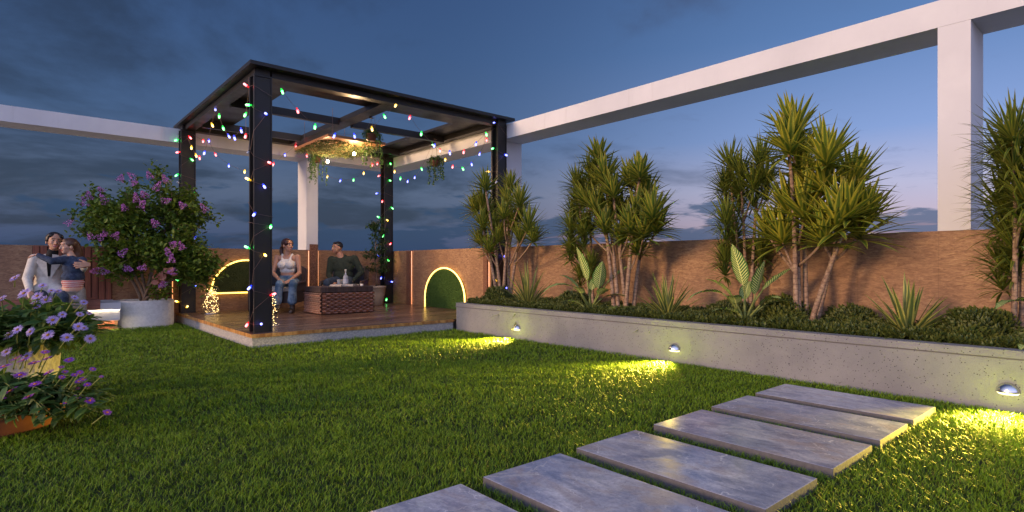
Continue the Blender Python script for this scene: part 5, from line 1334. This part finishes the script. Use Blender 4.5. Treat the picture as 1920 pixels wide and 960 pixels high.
def hand(wrist, d, nrm, s=1.0, side=1, curl=.5):
    """palm, four unequal bent fingers and a thumb; d points to the fingertips, nrm out of the back of the hand"""
    w_ = Vector(wrist); d = Vector(d).normalized(); nrm = Vector(nrm); nrm = (nrm - d*nrm.dot(d)).normalized(); x = d.cross(nrm)*side
    P = []
    for k in (-1, 0, 1): P.append(('c', tuple(w_ + x*.012*k*s), .015*s, tuple(w_ + d*.075*s + x*.023*k*s), .0125*s))
    for k, (off, L) in enumerate(((-.030, .060), (-.010, .072), (.010, .068), (.029, .052))):
        b = w_ + d*.078*s + x*off*s; d1 = (d + x*off*3 - nrm*curl*.4).normalized(); d2 = (d1 - nrm*curl*.7).normalized(); d3 = (d2 - nrm*curl*.7).normalized()
        q = [b, b + d1*L*.45*s]; q.append(q[1] + d2*L*.33*s); q.append(q[2] + d3*L*.26*s)
        P.append(('chain', [tuple(v) for v in q], [.0098*s, .0088*s, .0080*s, .0068*s]))
    b = w_ + d*.022*s - x*.020*s; d1 = (d*.75 - x*.75 - nrm*.3).normalized(); q = [b, b + d1*.035*s]; q.append(q[1] + (d1 + d*.5).normalized()*.03*s); q.append(q[2] + (d1 + d).normalized()*.02*s)
    P.append(('chain', [tuple(v) for v in q], [.014*s, .0115*s, .0095*s, .0075*s]))
    return P
# local frame of every figure: x image-right, y away from the viewer, z up

# ---- woman in the white top
t = thing('person', (3.505, 9.86, DT), 'seated woman in a white tank top and jeans with a dark ponytail', 'person', rz=-TH)
SK = skin('skin_warm', (.50, .26, .165))
H = (.02, -.02, 1.115); HR = head_frame(1.05, -.05, .05)
sh = ((-.165, .0, .915), (.175, .01, .925)); el = ((-.215, -.05, .655), (.225, -.03, .655)); wr = ((.00, -.33, .545), (.185, -.32, .545))
P = head_prims(H, HR, 1.0) + [('c', (.0, .01, .92), .052, (.015, .0, 1.03), .047)]
P += [('e', (.0, .02, .80), (.150, .088, .14)), ('c', (-.10, .01, .895), .062, (.11, .015, .90), .062), ('e', (0, .03, .64), (.118, .085, .14)), ('e', (0, .05, .49), (.175, .13, .10)), ('e', (-.065, -.065, .79), (.064, .055, .06)), ('e', (.07, -.06, .79), (.064, .055, .06))]
for i in (0, 1): P += [('c', sh[i], .048, tuple(Vector(sh[i]).lerp(Vector(el[i]), .4)), .040), ('c', tuple(Vector(sh[i]).lerp(Vector(el[i]), .4)), .040, el[i], .033), ('c', el[i], .034, tuple(Vector(el[i]).lerp(Vector(wr[i]), .35)), .033), ('c', tuple(Vector(el[i]).lerp(Vector(wr[i]), .35)), .033, wr[i], .022)]
P += hand(wr[0], (.55, -.75, -.28), (0, -.25, 1), .95, 1, .35) + hand(wr[1], (-.25, -.9, -.28), (0, -.25, 1), .95, -1, .35)
kn = ((.035, -.40, .475), (.235, -.36, .485)); an = ((-.02, -.38, .13), (.20, -.30, .12))
for i, hx in ((0, -.08), (1, .09)): P += [('c', (hx, .03, .49), .085, kn[i], .052), ('c', kn[i], .050, tuple(Vector(kn[i]).lerp(Vector(an[i]), .4)), .047), ('c', tuple(Vector(kn[i]).lerp(Vector(an[i]), .4)), .047, an[i], .032)]
blob('body', P, SK, t, .0062, 3)
face_parts(H, HR, 1.0, t, True, M_hair_b)
M_top = cloth('ribbed_white_cotton', (.66, .62, .56), (.78, .74, .68), 60)
blob('tank_top', [('e', (.0, .02, .805), (.160, .098, .125)), ('e', (-.066, -.070, .79), (.070, .060, .066)), ('e', (.071, -.065, .79), (.070, .060, .066)), ('e', (0, .03, .70), (.132, .098, .075)),
                  ('c', (-.060, -.045, .87), .028, (-.078, .0, .965), .020), ('c', (.068, -.045, .87), .028, (.090, .0, .970), .020), ('c', (-.078, .0, .965), .020, (-.06, .07, .87), .030), ('c', (.09, .0, .97), .020, (.07, .07, .87), .030)], M_top, t, .010, 5)
M_denim = mat('faded_denim', rough=.9, fn=lambda n, b: (setc(n, b, n.mix(n.mrange(n.noise(pos(n), 7, 4, .6), .35, .65), (.060, .115, .19), (.23, .32, .40))), bump(n, b, n.noise(pos(n), 24, 5, .6), .6, .008)))
J = [('e', (0, .05, .50), (.188, .145, .108)), ('e', (0, .035, .585), (.146, .108, .05))]
for i, hx in ((0, -.08), (1, .09)):
    k_, a_ = Vector(kn[i]), Vector(an[i]); J += [('c', (hx, .03, .495), .097, tuple(k_), .068), ('c', tuple(k_), .067, tuple(k_.lerp(a_, .45)), .064), ('c', tuple(k_.lerp(a_, .45)), .064, tuple(k_.lerp(a_, .78)), .076)]
blob('jeans', J, M_denim, t, .010, 5)
M_boot = mat('dark_leather', (.045, .030, .022), rough=.4)
for i in (0, 1):
    a_ = Vector(an[i]); blob('shoe', [('c', tuple(a_ + Vector((0, .0, .06))), .040, tuple(a_ + Vector((0, .01, -.06))), .042), ('c', tuple(a_ + Vector((.0, .02, -.085))), .044, tuple(a_ + Vector((.035, -.14, -.092))), .036)], M_boot, t, .009, 3)
c = Vector(H); T = lambda x, y, z: tuple(c + HR @ Vector((x, y, z)))
blob('hair', [('e', T(0, -.030, .040), (.088, .094, .092), HR), ('e', T(.052, .012, .045), (.034, .055, .060), HR), ('e', T(-.052, .012, .045), (.034, .055, .060), HR), ('e', T(0, -.10, .02), (.035, .030, .035), HR),
              ('chain', [T(0, -.11, .01), T(.0, -.155, -.03), T(.0, -.16, -.10), T(.0, -.135, -.17), T(0, -.12, -.21)], [.026, .034, .034, .024, .008])], M_hair_red, t, .007, 2)

# ---- man in the dark jumper
t = thing('person', (4.66, 10.20, DT), 'man with short hair in a dark green jumper, seated behind the table', 'person', rz=-TH)
SK2 = skin('skin_tan', (.42, .215, .14))
H = (-.10, -.03, 1.105); HR = head_frame(-.75, .02, -.03)
sh = ((-.21, .0, .885), (.215, .0, .905)); el = ((-.25, -.03, .60), (.345, .03, .655)); wr = ((-.12, -.30, .49), (.20, -.16, .47))
P = head_prims(H, HR, 1.02, True) + [('c', (-.02, .0, .90), .066, (-.075, .0, 1.02), .058), ('e', (0, .02, .78), (.19, .11, .17)), ('e', (0, .03, .56), (.16, .12, .16)), ('c', (-.12, .0, .87), .07, (.13, .0, .885), .07)]
for i in (0, 1): P += [('c', sh[i], .060, el[i], .042), ('c', el[i], .042, wr[i], .028)]
P += hand(wr[0], (.5, -.75, -.2), (0, -.2, 1), 1.05, 1, .4) + hand(wr[1], (-.45, -.75, -.25), (0, -.3, 1), 1.05, -1, .4)
kn = ((-.14, -.47, .47), (.20, -.44, .47)); an = ((-.15, -.42, .09), (.19, -.38, .09))
for i, hx in ((0, -.09), (1, .10)): P += [('c', (hx, .02, .48), .09, kn[i], .06), ('c', kn[i], .058, an[i], .038)]
blob('body', P, SK2, t, .0066, 3); face_parts(H, HR, 1.02, t, False, M_hair_b)
M_jump = cloth('dark_green_knit', (.016, .026, .018), (.034, .046, .030), 26)
Jp = [('e', (0, .02, .775), (.205, .125, .19)), ('e', (0, .03, .60), (.180, .138, .14)), ('c', (-.13, .0, .865), .082, (.14, .0, .88), .082), ('c', (-.05, .035, .935), .058, (.02, .035, .935), .058)]
for i in (0, 1): m_ = Vector(el[i]).lerp(Vector(wr[i]), .85); Jp += [('c', sh[i], .076, el[i], .056), ('c', el[i], .054, tuple(m_), .036)]
blob('jumper', Jp, M_jump, t, .010, 4)
M_dkjean = cloth('dark_denim', (.020, .035, .065), (.055, .080, .125), 20)
blob('jeans', [('e', (0, .04, .48), (.19, .15, .11))] + sum([[('c', (hx, .02, .49), .10, kn[i], .078), ('c', kn[i], .074, an[i], .060)] for i, hx in ((0, -.09), (1, .10))], []), M_dkjean, t, .011, 4)
for i in (0, 1):
    a_ = Vector(an[i]); blob('shoe', [('c', tuple(a_ + Vector((0, .03, -.045))), .044, tuple(a_ + Vector((0, -.15, -.05))), .038)], M_boot, t, .010, 3)
c = Vector(H); T = lambda x, y, z: tuple(c + HR @ Vector((x, y, z)))
blob('hair', [('e', T(0, -.028, .046), (.083, .092, .082), HR), ('e', T(0, .030, .088), (.058, .045, .030), HR)], M_hair_b, t, .007, 2)

# ---- woman in the beige coat, on the bench
t = thing('person', (.36, 9.98, 0), 'smiling woman with dark hair in a beige coat on the bench', 'person', rz=-TH*.15)
# this pair is framed square to the line of sight from the lawn
RZ = -math.atan2(.36, 9.98); t.rotation_euler = (0, 0, RZ + .0)
PM = .0093*.99   # metres per photo pixel at their distance (for reading proportions)
H = (.055, -.10, 1.262); HR = head_frame(.18, .0, .10)
SK3 = skin('skin_olive', (.50, .27, .175))
sh = ((-.15, -.02, 1.03), (.18, -.02, 1.03)); el = ((-.225, -.08, .77), (.33, -.16, .86)); wr = ((-.19, -.30, .60), (.375, -.42, .93))
P = head_prims(H, HR, 1.08) + [('c', (.02, .0, 1.04), .055, (.05, -.06, 1.17), .050), ('e', (0, .02, .90), (.155, .10, .16)), ('e', (0, .03, .70), (.13, .10, .16)), ('c', (-.10, .0, 1.01), .064, (.11, .0, 1.01), .064), ('e', (0, .03, .56), (.18, .14, .11))]
for i in (0, 1): P += [('c', sh[i], .050, el[i], .038), ('c', el[i], .037, wr[i], .024)]
P += hand(wr[0], (.2, -.8, -.4), (0, -.3, 1), 1.0, 1, .4)
P += hand((.42, -.44, .955), (-1.0, -.12, -.05), (0, -1, .1), 1.12, -1, .18)
kn = ((-.10, -.42, .53), (.14, -.42, .53)); an = ((-.13, -.42, .10), (.12, -.38, .10))
for i, hx in ((0, -.09), (1, .10)): P += [('c', (hx, .0, .56), .09, kn[i], .058), ('c', kn[i], .055, an[i], .035)]
blob('body', P, SK3, t, .0066, 3); face_parts(H, HR, 1.08, t, True, M_hair_b)
M_coat = cloth('beige_wool', (.56, .52, .46), (.70, .66, .59), 22)
Cp = [('e', (0, .02, .89), (.175, .118, .19)), ('e', (0, .03, .70), (.165, .128, .18)), ('c', (-.11, .0, 1.00), .078, (.13, .0, 1.00), .078), ('c', (-.04, .02, .62), .13, (-.13, -.16, .57), .10), ('c', (.04, .02, .62), .13, (.11, -.16, .57), .10)]
for i in (0, 1): m_ = Vector(el[i]).lerp(Vector(wr[i]), .88); Cp += [('c', sh[i], .070, el[i], .056), ('c', el[i], .055, tuple(m_), .042)]
blob('coat', Cp, M_coat, t, .010, 4)
a = MB()   # lapels
for sx in (-1, 1):
    v = [(sx*.035, -.085, 1.10), (sx*.10, -.075, 1.085), (sx*.135, -.095, .99), (sx*.085, -.128, .90), (sx*.012, -.148, .76), (sx*.02, -.140, .90)]
    i = [a.add(*p) for p in v]; j = [a.add(p[0], p[1]-.010, p[2]) for p in v]; a.face(*j); a.face(*i[::-1])
    for q in range(6): a.face(i[q], i[(q+1) % 6], j[(q+1) % 6], j[q])
a.build('lapels', M_coat, t, world=False)
M_black = cloth('black_knit', (.006, .006, .007), (.016, .015, .016), 60)
blob('roll_neck', [('c', (.025, -.015, 1.06), .068, (.042, -.045, 1.135), .062), ('e', (0, -.035, .95), (.09, .092, .12)), ('c', (0, -.07, .90), .055, (0, -.095, .82), .025)], M_black, t, .009, 3)
blob('jeans', [('e', (0, .03, .56), (.175, .14, .10))] + sum([[('c', (hx, .0, .56), .095, kn[i], .070), ('c', kn[i], .068, an[i], .052)] for i, hx in ((0, -.09), (1, .10))], []), M_dkjean, t, .011, 4)
for i in (0, 1):
    a_ = Vector(an[i]); blob('shoe', [('c', tuple(a_ + Vector((0, .03, -.05))), .042, tuple(a_ + Vector((0, -.13, -.06))), .034)], M_boot, t, .010, 3)
c = Vector(H); T = lambda x, y, z: tuple(c + HR @ Vector((x*1.08, y*1.08, z*1.08)))
blob('hair', [('e', T(0, -.030, .044), (.092, .095, .092), HR), ('e', T(.046, .020, .072), (.040, .042, .036), HR), ('e', T(-.046, .020, .072), (.040, .042, .036), HR), ('e', T(.070, -.010, .035), (.026, .050, .060), HR), ('e', T(-.070, -.010, .035), (.026, .050, .060), HR), ('e', T(0, -.115, .0), (.050, .045, .050), HR)], M_hair_b, t, .007, 2)

# ---- girl hugging her
t = thing('person', (.60, 9.70, 0), 'long-haired girl in a denim jacket and striped shirt hugging the seated woman', 'person')
t.rotation_euler = (0, 0, -math.atan2(.60, 9.70))
H = (-.050, .02, 1.195); HR = head_frame(-1.15, .0, .0)
SK4 = skin('skin_fair', (.58, .34, .24))
sh = ((-.085, -.02, 1.02), (.10, -.03, 1.01)); 
P = head_prims(H, HR, .96) + [('c', (.01, .0, 1.03), .042, (-.03, .01, 1.11), .040), ('e', (.01, .0, .90), (.115, .085, .14)), ('e', (.0, .0, .73), (.110, .09, .12)), ('e', (0, .0, .63), (.125, .10, .09))]
el = ((-.22, -.09, 1.00), (-.04, .17, 1.0)); wr = ((-.37, .02, 1.085), (-.26, .26, 1.05))
for i in (0, 1): P += [('c', sh[i], .038, el[i], .031), ('c', el[i], .030, wr[i], .020)]
P += hand(wr[0], (-.75, .55, -.15), (-.1, -.2, 1), .82, 1, .6)
leg = (((-.055, 0, .60), (-.01, -.06, .34), (.06, -.02, .08)), ((.065, .0, .60), (.10, -.04, .34), (.17, .0, .08)))
for l in leg: P += [('c', l[0], .072, l[1], .045), ('c', l[1], .044, l[2], .030)]
blob('body', P, SK4, t, .006, 3); face_parts(H, HR, .96, t, False, M_hair_br)
M_navy = cloth('navy_denim', (.014, .024, .055), (.045, .070, .125), 24)
Jk = [('e', (.01, .0, .915), (.130, .100, .155)), ('e', (.0, .0, .79), (.135, .108, .09)), ('c', (-.06, -.01, 1.0), .058, (.08, -.01, .995), .058), ('c', (.0, .0, 1.03), .048, (-.01, .0, 1.05), .046)]
for i in (0, 1): m_ = Vector(el[i]).lerp(Vector(wr[i]), .9); Jk += [('c', sh[i], .056, el[i], .046), ('c', el[i], .045, tuple(m_), .033)]
blob('denim_jacket', Jk, M_navy, t, .009, 4)
def f_stripe(n, b):
    k = n.math('FRACT', n.math('DIVIDE', n('ShaderNodeSeparateXYZ', {0: pos(n)}).outputs[2], .026)); setc(n, b, n.mix(n.math('LESS_THAN', k, .6), (.70, .66, .62), (.42, .035, .035)))
blob('striped_shirt', [('e', (.0, .0, .72), (.128, .102, .075)), ('c', (-.02, .0, .67), .098, (.02, 0, .67), .098)], mat('red_striped_cotton', rough=.9, fn=f_stripe), t, .009, 4)
M_legg = cloth('grey_beige_leggings', (.26, .225, .19), (.38, .33, .28), 30)
blob('leggings', [('e', (0, .0, .62), (.118, .098, .08))] + sum([[('c', l[0], .076, l[1], .054), ('c', l[1], .053, l[2], .040)] for l in leg], []), M_legg, t, .009, 4)
for l in leg:
    a_ = Vector(l[2]); blob('shoe', [('c', tuple(a_ + Vector((0, .02, -.04))), .036, tuple(a_ + Vector((-.04, -.12, -.05))), .030)], M_boot, t, .009, 3)
c = Vector(H); T = lambda x, y, z: tuple(c + HR @ Vector((x*.96, y*.96, z*.96)))
blob('hair', [('e', T(0, -.026, .040), (.086, .094, .086), HR), ('e', T(0, .035, .088), (.050, .035, .026), HR), ('chain', [T(0, -.075, .02), T(0, -.11, -.06), T(0, -.115, -.16), T(-.01, -.12, -.28), T(-.01, -.125, -.36), T(-.01, -.12, -.42)], [.070, .064, .060, .052, .036, .012])], M_hair_br, t, .008, 2)

# unused sources stay out of the scene
for m_ in list(bpy.data.meshes):
    if m_.users == 0: bpy.data.meshes.remove(m_)
